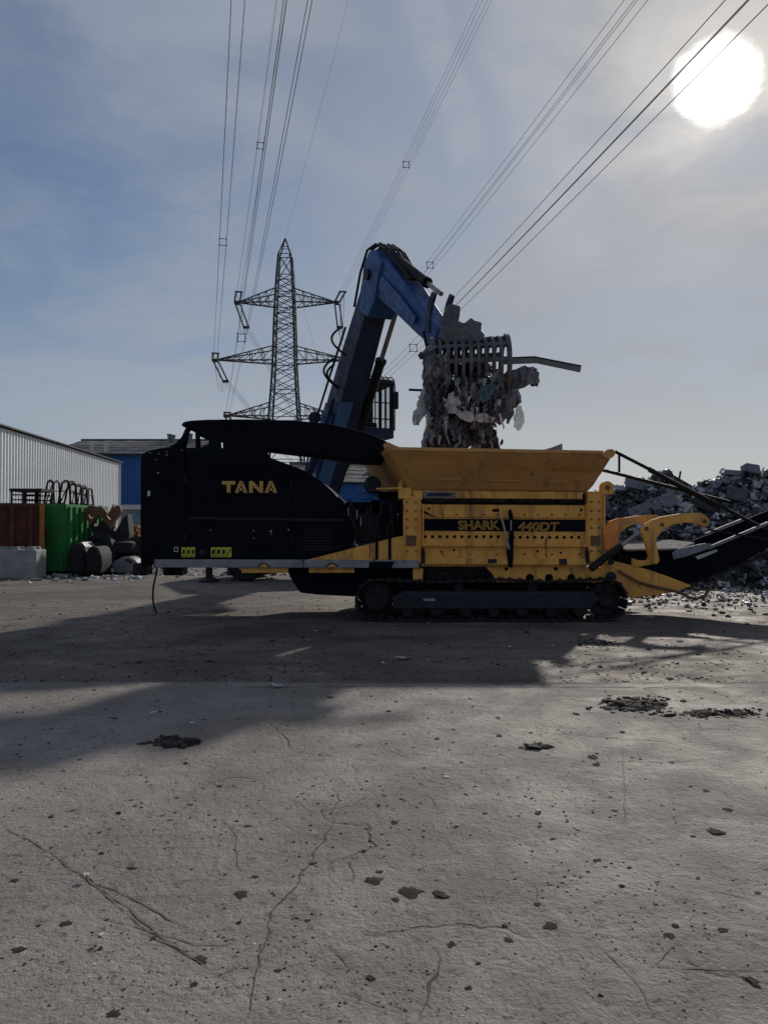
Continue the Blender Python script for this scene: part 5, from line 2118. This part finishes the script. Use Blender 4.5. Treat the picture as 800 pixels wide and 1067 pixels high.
# guard bars in front of the windscreen and over the roof
for k in range(7):
    o = -cw + .06 + k * (2 * cw - .12) / 6
    mb = MB()
    mb.tube([C3(cl_ - .4, o, cz1 + .07), C3(cl_ - .05, o, cz1 + .05), C3(cl_ + .12, o, cz1 - .06), C3(cl_ + .18, o, cz1 - .25), C3(cl_ + .17, o, cz0 + .2)], .018, 6)
    mb.build('guard_bar', BLK2, cab, smooth=60)
for z in (cz0 + .5, cz0 + .95):
    mb = MB()
    mb.cyl(C3(cl_ + .17, -cw + .05, z), C3(cl_ + .17, cw - .05, z), .016, None, 6)
    mb.build('guard_bar', BLK2, cab)
for k in range(3):
    mb = MB()
    s = cl_ - .35 - k * .45
    mb.tube([C3(s, cw + .1, cz1 - .1), C3(s, cw + .12, cz0 + .1)], .016, 6)
    mb.build('guard_bar', BLK2, cab)
mb = MB()
mb.gprism([(cs - .35, cz0 + .35), (cs + .2, cz0 + .35), (cs + .2, cz0 + .5), (cs - .15, cz0 + .55), (cs - .25, cz0 + 1.15), (cs - .4, cz0 + 1.15)], O, U, N, .5, off=co)
mb.build('seat', BLK, cab, bevel=.04, seg=2)
# mirror
mb = MB()
mp_ = W(411.5, 417, 20.9)
mb.gprism([(-.06, -.24), (.05, -.24), (.05, .24), (-.06, .24)], mp_, U, N, .19)
mi_ = mb.build('mirror', BLK2, cab, bevel=.03, seg=2)
mb = MB()
mb.tube([C3(cl_, cw, cz1 - .35), mp_ + Vector((-.1, 0, .1)), mp_ + Vector((0, 0, .12))], .018, 6)
mb.build('mirror_arm', BLK2, mi_)
# lifting arms of the cab
for o in (.75, 1.2):
    mb = MB()
    mb.bar(B3(.2, 4.1, o), B3(-1.9, 2.2, o - .35), .13, .2)
    mb.build('cab_arm', BLUED, mh, bevel=.015)

# upper carriage, counterweight, turntable, chassis, wheels, outriggers
mb = MB()
mb.gprism([(.7, 1.5), (.7, 2.0), (.2, 2.25), (-2.6, 2.25), (-2.6, 1.5)], O, U, N, 2.5, off=-.1)
mb.build('upper_carriage', BLUE, mh, bevel=.04, seg=2)
mb = MB()
mb.gprism([(-2.6, 1.45), (-2.6, 2.3), (-3.1, 2.3), (-3.3, 2.0), (-3.3, 1.5)], O, U, N, 2.5, off=-.1)
mb.build('counterweight', BLUED, mh, bevel=.06, seg=2)
CX, CY = O.x - .7, 23.5
mb = MB()
mb.cyl((CX, CY, 1.25), (CX, CY, 1.5), .75, None, 24)
mb.build('turntable', BLK2, mh)
mb = MB()
mb.box(CX - 2.6, CX + 2.6, CY - .55, CY + .55, .65, 1.25)
mb.build('chassis', BLUED, mh, bevel=.04, seg=2)
for wx in (-1.35, 1.5):
    mb = MB()
    mb.cyl((CX + wx, CY - 1.0, .6), (CX + wx, CY + 1.0, .6), .14, None, 12)
    mb.build('axle', BLK2, mh)
    for sy in (-1, 1):
        c_ = (CX + wx, CY + sy * 1.15, .58)
        mb = MB()
        r, w = .58, .42
        mb.lathe([(r * .52, -w * .4), (r * .6, -w * .5), (r * .9, -w * .5), (r, -w * .36), (r, w * .36), (r * .9, w * .5), (r * .6, w * .5), (r * .52, w * .4), (r * .52, -w * .4)], c_, (0, 1, 0), 28)
        wh = mb.build('wheel', RUBBER, mh, smooth=40)
        mb = MB()
        mb.lathe([(.05, -w * .15), (r * .5, -w * .3), (r * .53, -w * .38), (r * .53, w * .38), (r * .5, w * .3), (.05, w * .15), (.05, -w * .15)], c_, (0, 1, 0), 20)
        mb.build('rim', GREYB, wh, smooth=40)
for sx in (-1, 1):
    for sy in (-1, 1):
        x = CX + sx * 2.35
        y = CY + sy * 1.55
        mb = MB()
        mb.bar((x, CY + sy * .5, .95), (x, y, .6), .28, .3)
        mb.cyl((x, y, .05), (x, y, .75), .10, None, 10)
        og = mb.build('outrigger', BLK2, mh, bevel=.015)
        mb = MB()
        mb.lathe([(0, 0), (.30, 0), (.30, .05), (.12, .14), (0, .14)], (x, y, 0), (0, 0, 1), 16)
        mb.build('foot_plate', BLK2, og, smooth=40)

# ------------------------------------------------ grapple (part of the handler)
GY = 14.35
gr = bpy.data.objects.new('grapple', None)
col.objects.link(gr)
gr.parent = mh


def gq(px, py, y=GY):
    return W(px, py, y)


mb = MB()
mb.prism(pl([(461, 331), (463, 322), (469, 318), (479, 321), (478, 332), (476, 340), (484, 346), (484, 357), (466, 357), (459, 349)], GY), GY - .16, GY + .2)
mb.build('yoke', GRAP, gr, bevel=.03, seg=2)
mb = MB()
mb.prism(pl([(455, 356), (458, 346), (465, 340), (476, 338), (482, 341), (489, 335), (493, 338), (500, 340), (499, 348), (503, 352), (500, 360), (482, 361), (462, 361)], GY), GY - .32, GY + .36)
mb.build('rotator_head', GRAP, gr, bevel=.03, seg=2)
for px, dy in ((466, .4), (492, .4)):
    mb = MB()
    c_ = gq(px, 352)
    mb.cyl((c_.x, GY + dy - .05, c_.z), (c_.x, GY + dy + .05, c_.z), .05, None, 12)
    mb.build('pin', BLK2, gr)
# two slotted half-barrel shells
axis_c = gq(484, 386)
x0g, x1g = gq(449, 386).x, gq(526, 386).x
RAD = .56


def shell_pt(x, t, rad=RAD):
    return Vector((x, GY - math.sin(t) * rad, axis_c.z + math.cos(t) * rad))


for sgn in (-1, 1):
    she = bpy.data.objects.new('shell', None)
    col.objects.link(she)
    she.parent = gr
    t0, t1 = .12, 2.3
    nb = 11
    tilt = .05
    for k in range(nb):
        x = x0g + (x1g - x0g) * k / (nb - 1)
        wide = .075 if k in (0, nb - 1) else .058
        mb = MB()
        vs, fs = [], []
        steps = 14
        for i in range(steps + 1):
            t = (t0 + (t1 - t0) * i / steps) * -sgn * -1
            for rr in (RAD + (.05 if k in (0, nb - 1) else .02), RAD - .07):
                for dx in (-wide / 2, wide / 2):
                    p = shell_pt(x + dx, t, rr)
                    vs.append(p + Vector((0, 0, tilt * (x - x0g))))
        for i in range(steps):
            a, b = i * 4, i * 4 + 4
            fs += [(a, a + 1, b + 1, b), (a + 2, b + 2, b + 3, a + 3), (a, b, b + 2, a + 2), (a + 1, a + 3, b + 3, b + 1)]
        fs += [(0, 2, 3, 1), (steps * 4, steps * 4 + 1, steps * 4 + 3, steps * 4 + 2)]
        mb.add(vs, fs)
        mb.build('rib', GRAP, she)
    for i, t in enumerate((.25, .92, 1.5, 2.2)):
        tt = t * -sgn * -1
        mb = MB()
        vs = []
        for x in (x0g, x1g):
            for (dt, rr) in ((-.07, RAD - .055), (.07, RAD - .055), (.07, RAD + .008), (-.07, RAD + .008)):
                vs.append(shell_pt(x, tt + dt, rr) + Vector((0, 0, tilt * (x - x0g))))
        mb.add(vs, [(0, 1, 2, 3), (7, 6, 5, 4), (0, 4, 5, 1), (1, 5, 6, 2), (2, 6, 7, 3), (3, 7, 4, 0)])
        mb.build('cross_bar', GRAP, she)
mb = MB()
mb.tube([gq(441, 345), gq(443, 354), gq(446, 366)], .03, 6)
mb.build('chain', BLK2, gr)

# ------------------------------------------------ what the grapple holds
def rag(label, pts, y, m, seed, th=.10, name='plastic_sheet', cat='plastic sheet', waves=7):
    """a torn sheet hanging or bulging: outline traced, folded in depth"""
    rs = random.Random(seed)
    P_ = [W(a, b, y) for a, b in pts]
    bm = bmesh.new()
    vs = [bm.verts.new(p) for p in P_]
    f = bm.faces.new(vs)
    bmesh.ops.triangulate(bm, faces=[f])
    for _ in range(4):
        bmesh.ops.subdivide_edges(bm, edges=bm.edges[:], cuts=1, use_grid_fill=True)
        bmesh.ops.triangulate(bm, faces=bm.faces[:])
    s = seed * 1.7
    for v in bm.verts:
        p = v.co
        n1 = noise.noise(Vector((p.x * 2.2 + s, p.z * 1.0, s)))
        n2 = abs(noise.noise(Vector((p.x * waves + s, p.z * waves * .45, s + 4)))) - .25
        n3 = noise.noise(Vector((p.x * 14, p.z * 9 + s, s)))
        n4 = abs(noise.noise(Vector((p.x * waves * 2.6 + s, p.z * waves * .8, s + 1)))) - .2
        v.co.y += n1 * th * 2.0 + n2 * th * 2.4 + n3 * th * .4 + n4 * th * 1.3
        v.co.x += noise.noise(Vector((p.x * 9, p.z * 9, s + 8))) * .04
        v.co.z += noise.noise(Vector((p.x * 9, p.z * 9, s + 18))) * .045
    me = bpy.data.meshes.new(name)
    bm.to_mesh(me)
    bm.free()
    me.materials.append(m)
    me.polygons.foreach_set('use_smooth', [True] * len(me.polygons))
    o = bpy.data.objects.new(name, me)
    col.objects.link(o)
    so = o.modifiers.new('thickness', 'SOLIDIFY')
    so.thickness = .008
    return tag(o, label, cat, 'torn sheets held by the grapple')


YL = 14.05
rag('long grey film strip hanging down the left side of the load', [(447, 362), (452, 380), (450, 400), (452, 420), (449, 440), (444, 470), (437, 471), (441, 452), (446, 430), (440, 415), (443, 395), (440, 380)], YL + .1, PLASG, 1)
rag('pale torn film tail fluttering at the far left of the load', [(443, 402), (447, 410), (446, 422), (442, 432), (437, 443), (431, 444), (430, 438), (428, 434), (433, 424), (437, 410)], YL, PLASW, 2, .05)
rag('folded grey film sheet below the slotted shells on the left', [(444, 370), (466, 372), (470, 395), (462, 420), (452, 440), (444, 430), (447, 400), (441, 388)], YL - .15, PLASG, 3)
rag('wide dark film mass under the grapple shells', [(448, 392), (475, 398), (520, 396), (530, 410), (522, 432), (512, 448), (500, 460), (480, 470), (462, 470), (452, 450), (446, 420)], YL, PLASD, 4, .16)
rag('dark film pillar reaching down into the hopper, right leg', [(495, 430), (512, 438), (518, 448), (519, 462), (523, 476), (505, 476), (500, 462), (496, 455), (490, 448)], YL + .05, PLASD, 5, .12)
rag('dark film pillar reaching down into the hopper, left leg', [(446, 438), (462, 430), (476, 442), (482, 462), (486, 478), (440, 478), (442, 470), (447, 455)], YL - .05, PLASD, 6, .14)
rag('light grey bent strip curling across the middle of the load', [(462, 412), (468, 420), (478, 426), (490, 430), (505, 431), (516, 434), (514, 440), (500, 440), (484, 438), (470, 430), (462, 422)], YL - .32, PLASW, 7, .05)
rag('small pale crumpled sheet left of the bent strip', [(467, 410), (474, 408), (480, 414), (481, 422), (474, 424), (468, 418)], YL - .35, PLASW, 8, .06)
rag('grey torn sheet spreading out to the right of the load', [(515, 392), (530, 386), (546, 383), (557, 386), (561, 396), (556, 402), (546, 404), (534, 408), (526, 420), (518, 432), (510, 425), (512, 405)], YL + .05, PLASG, 9, .14)
rag('dirty grey sheet slanting down the right side of the load', [(524, 410), (538, 405), (543, 412), (541, 420), (530, 432), (520, 444), (514, 440), (512, 428)], YL - .1, PLASG, 10, .1)
rag('clear plastic bag hanging at the right tip of the load', [(537, 424), (543, 424), (546, 434), (543, 446), (540, 450), (535, 446), (536, 434)], YL, PLASC, 11, .05)
rag('narrow teal strip dangling beside the clear bag', [(530, 426), (534, 424), (535, 432), (530, 442), (528, 440)], YL - .1, PLASB, 12, .04)
rag('teal film scrap caught under the shells near the middle', [(503, 404), (513, 398), (518, 402), (512, 412), (503, 420), (500, 414)], YL - .45, PLASB, 13, .06)
rag('dark knotted film end at the far right of the load', [(548, 394), (556, 390), (562, 397), (561, 403), (554, 402)], YL - .05, PLASD, 14, .05)
rag('grey crumpled film behind the left edge of the shells', [(446, 352), (456, 356), (460, 372), (452, 392), (442, 392), (445, 370)], YL + .5, PLASG, 15, .12)
rag('pale shredded sheet peeping out between the dark pillars', [(488, 470), (492, 462), (496, 458), (503, 466), (508, 475), (488, 476)], YL + .25, PLASW, 16, .06)
# tangled core
mb = MB()
rs = random.Random(77)
for k in range(150):
    a = rs.gauss(487, 17)
    b = rs.uniform(372, 474)
    if b > 440 and 482 < a < 500:
        continue
    if b > 440 and abs(a - 480) > 36:
        continue
    M_ = rand_rot(rs)
    y = YL + .35 + rs.gauss(0, .25)
    crumple(mb, W(a, b, y), rs.uniform(.2, .5), rs.uniform(.12, .3), rs, .4, 5, M_, .5, rs.choice((0, 0, 0, 1, 1, 2)))
for k in range(60):
    a, b = rs.uniform(460, 508), rs.uniform(400, 462)
    y = YL + rs.uniform(-.2, .4)
    p = W(a, b, y)
    pts = [p]
    d = Vector((rs.gauss(0, 1), rs.gauss(0, 1), rs.gauss(-.4, .8))).normalized()
    for i in range(6):
        d = (d + Vector((rs.gauss(0, .5), rs.gauss(0, .5), rs.gauss(-.1, .5)))).normalized()
        pts.append(pts[-1] + d * rs.uniform(.05, .1))
    mb.tube(pts, rs.uniform(.006, .018), 5, rs.choice((0, 1, 2)))
tag(mb.build('scrap_debris', [PLASD, PLASG, BLK2], fix=False), 'tangled shredded scrap bulging under the grapple', None, None, 'stuff')
# narrow torn strips hanging all over the load
mb = MB()
for k in range(190):
    a, b = rs.uniform(446, 522), rs.uniform(385, 455)
    if b > 436 and (a > 512 or 484 < a < 497):
        continue
    p = W(a, b, YL - .32 + rs.uniform(-.08, .25))
    ln = rs.uniform(.12, .42)
    if p.z - ln < 2.95:
        ln = max(.05, p.z - 2.9)
    w_ = rs.uniform(.015, .06)
    q = Vector((rs.gauss(0, .25), rs.gauss(0, .15), -1)).normalized()
    sd = Vector((math.cos(k), math.sin(k), 0))
    vs = []
    for i in range(6):
        c_ = p + q * (ln * i / 5) + Vector((noise.noise(Vector((k, i * .7, 0))) * .06, noise.noise(Vector((k, i * .7, 5))) * .06, 0))
        ww = w_ * (1 - .7 * (i / 5) ** 2)
        tw = sd * math.cos(i * .35) + Vector((-sd.y, sd.x, .3)) * math.sin(i * .35)
        vs += [c_ - tw * ww, c_ + tw * ww]
    mb.add(vs, [(2 * i, 2 * i + 1, 2 * i + 3, 2 * i + 2) for i in range(5)], rs.choice((0, 0, 1, 1, 1, 2, 3)))
tag(mb.build('scrap_debris', [PLASD, PLASG, PLASW, BLK2], fix=False), 'narrow torn strips hanging over the grapple load', None, None, 'stuff')
# ragged tatters at the left of the shells
mb = MB()
for k in range(46):
    a, b = rs.gauss(452, 5), rs.uniform(362, 412)
    crumple(mb, W(a, b, YL - .1 + rs.gauss(0, .15)), rs.uniform(.1, .22), rs.uniform(.08, .2), rs, .4, 4, rand_rot(rs), .5, rs.choice((0, 0, 1, 2)))
tag(mb.build('scrap_debris', [PLASG, PLASW, PLASD], fix=False), 'pale tatters of film stuck left of the slotted shells', None, None, 'stuff')
# bent steel channel sticking out to the right
root = thing('steel_channel', 'grey bent steel channel sticking out to the right from the grapple', 'steel beam', tuple(W(560, 378, 14.2)))
mb = MB()
a0, a1, a2 = [(520, 373.5), (556, 372), (604.5, 381.5)], [(520, 380.5), (558, 379), (603.5, 388.5)], 0
P_ = pl(a0 + a1[::-1], 14.2)
mb.prism(P_, 14.12, 14.16)
mb.build('web', ALU, root, bevel=.004)
mb = MB()
top_ = pl(a0, 14.2)
vs = []
for x, z in top_:
    vs += [(x, 14.12, z + .003), (x, 14.34, z + .03), (x, 14.12, z - .025), (x, 14.34, z + .005)]
fs = []
for i in range(2):
    p = 4 * i
    fs += [(p, p + 1, p + 5, p + 4), (p + 2, p + 6, p + 7, p + 3), (p, p + 4, p + 6, p + 2), (p + 1, p + 3, p + 7, p + 5)]
fs += [(0, 2, 3, 1), (8, 9, 11, 10)]
mb.add(vs, fs)
mb.build('flange', ALU, root)
mb = MB()
mb.cyl(W(426, 406, 14.0), W(452, 407, 14.1), .022, None, 6)
tag(mb.build('steel_rod', BLK2), 'short dark rod poking out left of the grapple load', 'rod')

# ================================================================== scrap heap (right)
prof_h = [(2.5, 0), (4.0, 1.0), (5.5, 2.0), (6.7, 2.6), (7.7, 2.9), (8.5, 3.35), (8.9, 3.25), (9.4, 2.85), (9.9, 2.9), (10.6, 3.15), (11.2, 3.35), (12.0, 3.4), (13.2, 3.2), (15, 3.3), (17.5, 2.8), (20, 1.6), (22, 0)]


def heap_h(x, y):
    h = 0
    for (a, ha), (b, hb) in zip(prof_h[:-1], prof_h[1:]):
        if a <= x <= b:
            h = ha + (hb - ha) * (x - a) / (b - a)
    yf, yc, yb = 19.9 + .25 * fbm((x * .7, 0, 3)), 24.2, 31.0
    if y < yf or y > yb:
        return 0
    if y < yc:
        k = (y - yf) / (yc - yf)
        k = k ** .85
    else:
        k = 1 - ((y - yc) / (yb - yc)) ** 1.5
    return h * k


mb = MB()
rs = random.Random(100)
nx, ny = 130, 70
vs = []
for i in range(nx + 1):
    for j in range(ny + 1):
        x = 2.3 + 20 * i / nx
        y = 19.4 + 12 * j / ny
        z = heap_h(x, y)
        if z > 0:
            z += .22 * fbm((x * 1.8, y * 1.8, 2)) + .12 * fbm((x * 5, y * 5, 7))
        vs.append((x, y, max(z * .93, -.05)))
fs, mi = [], []
for i in range(nx):
    for j in range(ny):
        q = i * (ny + 1) + j
        fs.append((q, q + ny + 1, q + ny + 2, q + 1))
mb.add(vs, fs, 0)
HEAPM = [DARKS, PLASD, SCRB, PLASG, PLASW, RUST, CREAM, BLK2]


def heap_pt(rs, lo=5.0, hi=15.0):
    while True:
        x = rs.uniform(lo, hi)
        y = rs.uniform(19.9, 25.2)
        z = heap_h(x, y)
        if z > .02:
            return Vector((x, y, z * .95))


wts = [0] * 5 + [1] * 8 + [2] * 8 + [3] * 10 + [4] * 7 + [5] * 1 + [6] * 2 + [7] * 2
for k in range(3600):
    p = heap_pt(rs, 3.5, 19)
    t = rs.random()
    s = rs.uniform(.06, .26) * (1.5 if rs.random() < .12 else 1)
    m_ = rs.choice(wts)
    M_ = rand_rot(rs)
    if t < .66:
        crumple(mb, p + Vector((0, 0, s * .2)), s * 1.9, s * 1.3, rs, .42, 4, M_, .45, m_)
    elif t < .78:
        rock(mb, p, s * .6, rs, .7, 1, m_, .5)
    elif t < .88:
        mb.obox(p, (s * 1.5, s * rs.uniform(.3, .9), s * .12), M_, m_)
    else:
        d = M_ @ Vector((1, 0, 0))
        mb.cyl(p - d * s * 1.6, p + d * s * 1.6, .012 + .012 * rs.random(), None, 5, m_)
tag(mb.build('scrap_heap', HEAPM, fix=False), 'big heap of mixed dark shredded scrap and rubbish behind the conveyor', None, None, 'stuff')

# single pieces on the heap that one can pick out
def on_heap(px, py, lift=.05):
    """walk along the view ray until it meets the heap"""
    r = ray(px, py)
    y = 19.0
    while y < 26:
        p = Vector((r.x / r.y * y, y, CAM_H + r.z / r.y * y))
        if p.z < heap_h(p.x, p.y) * .95:
            return p - Vector((0, .12, 0))
        y += .05
    return Vector((r.x / r.y * 24.2, 24.2, CAM_H + r.z / r.y * 24.2))


def sheet(label, px, py, wpx, hpx, rz, m, seed, amp=.12, name='scrap_sheet', cat='scrap sheet', tilt=-35):
    p = on_heap(px, py)
    k = p.y / F
    mb = MB()
    rs = random.Random(seed)
    M_ = Matrix.Rotation(R(rz), 3, 'Y') @ Matrix.Rotation(R(tilt), 3, 'X')
    crumple(mb, p, wpx * k, hpx * k * 1.25, rs, amp, 9, M_, .18)
    o = mb.build(name, m, fix=False)
    so = o.modifiers.new('thickness', 'SOLIDIFY')
    so.thickness = .02
    return tag(o, label, cat, 'loose sheets on the scrap heap')


def board(label, px, py, wpx, hpx, rz, m, th=.06, tilt=-30, yaw=0, name='scrap_board', cat='scrap board'):
    p = on_heap(px, py)
    k = p.y / F
    mb = MB()
    M_ = Matrix.Rotation(R(yaw), 3, 'Z') @ Matrix.Rotation(R(rz), 3, 'Y') @ Matrix.Rotation(R(tilt), 3, 'X')
    mb.obox(p, (wpx * k, th, hpx * k * 1.2), M_)
    return tag(mb.build(name, m, bevel=.012), label, cat, 'rigid panels on the scrap heap')


board('large slate grey flat panel leaning on the heap above the yellow arm', 680, 530, 52, 17, -22, SCRB, .10, -28)
board('long slate blue rounded panel high on the left of the heap', 672, 507, 44, 11, 10, SCRB, .14, -30)
board('dark flat panel below the large slate panel', 655, 535, 30, 10, -20, DARKS, .05, -25)
sheet('white crumpled sheet over the tip of the yellow arm', 712, 530, 17, 13, 20, PLASW, 201, .25)
board('cream board beside the white crumpled sheet on the heap', 703, 520, 13, 8, 25, CREAM, .05, -35)
board('white flat board at the saddle of the heap', 727, 510, 16, 6, 8, PLASW, .05, -40)
sheet('white rag right of the flat board on the heap saddle', 733, 519, 10, 6, 15, PLASW, 202, .3)
sheet('pale sheet on the left flank of the heap near the hopper', 645, 508, 16, 5, 20, PLASW, 203, .2)
sheet('thin white strip on the left flank of the heap', 660, 511, 18, 5, 22, PLASW, 204, .2)
sheet('grey sheet on the first peak of the heap', 690, 495, 26, 14, -5, PLASG, 205, .3)
sheet('grey torn sheet on the rise to the second peak', 742, 505, 30, 16, -20, PLASG, 206, .25)
sheet('pale grey sheet lying below the second peak', 757, 503, 26, 10, -18, PLASG, 207, .2)
board('dark boxy panel on top of the second peak', 782, 490, 17, 9, 6, SCRB, .3, -20, 20)
board('flat dark panel left of the box on the second peak', 765, 493, 20, 5, 4, SCRB, .12, -20)
sheet('white grey sheet at the right edge under the peak', 792, 505, 22, 9, 8, PLASW, 208, .25)
sheet('white scrap sheet at the right edge in the middle of the heap', 788, 519, 18, 8, 30, PLASW, 209, .3)
sheet('small bright rag in the dark hollow of the heap', 752, 516, 9, 7, 10, PLASW, 210, .3)
sheet('small white rag above the conveyor rail', 775, 533, 8, 7, -40, PLASW, 211, .3)
board('long dark board sloping down to the conveyor', 745, 530, 50, 12, 20, DARKS, .08, -25)
board('long dark beam lying across the upper heap', 715, 508, 46, 7, 30, DARKS, .16, -25)
board('dark slab in the hollow beneath the second peak', 775, 518, 40, 14, 14, PLASD, .12, -30)
sheet('white scrap at the toe of the heap below the conveyor', 752, 608, 14, 6, 5, PLASW, 212, .25)
sheet('pale round crumpled scrap below the conveyor', 788, 588, 15, 12, 0, PLASG, 213, .35)
sheet('pale scrap at the toe of the heap by the yellow trough', 738, 612, 12, 5, 0, PLASW, 214, .3)
sheet('grey sheet at the heap toe at the right edge', 792, 605, 16, 8, 10, PLASG, 215, .3)
for i, (lab, a, b, a2, b2) in enumerate((('thin rod sticking up from the saddle of the heap', 707, 502, 709, 491), ('dark pipe lying on the left flank of the heap', 642, 518, 662, 505), ('dark pipe slanting over the upper heap', 700, 500, 732, 516))):
    p = on_heap(a, b)
    k = p.y / F
    mb = MB()
    mb.cyl(p, p + Vector(((a2 - a) * k, 0, -(b2 - b) * k)), .03, None, 6)
    tag(mb.build('scrap_pipe', BLK2), lab, 'pipe')
# litter at the toe of the heap
mb = MB()
rs = random.Random(55)
for k in range(700):
    a, b = rs.uniform(640, 830), 612 + abs(rs.gauss(0, 12))
    g = G(a, b)
    s = rs.uniform(.015, .06) * (2 if rs.random() < .06 else 1)
    if rs.random() < .5:
        rock(mb, g + Vector((0, 0, s * .3)), s, rs, .6, 1, rs.choice(wts), .5)
    else:
        crumple(mb, g + Vector((0, 0, s * .5)), s * 2, s * 1.4, rs, .3, 3, rand_rot(rs), .4, rs.choice(wts))
tag(mb.build('litter', HEAPM, fix=False), 'loose litter scattered at the foot of the scrap heap', None, None, 'stuff')
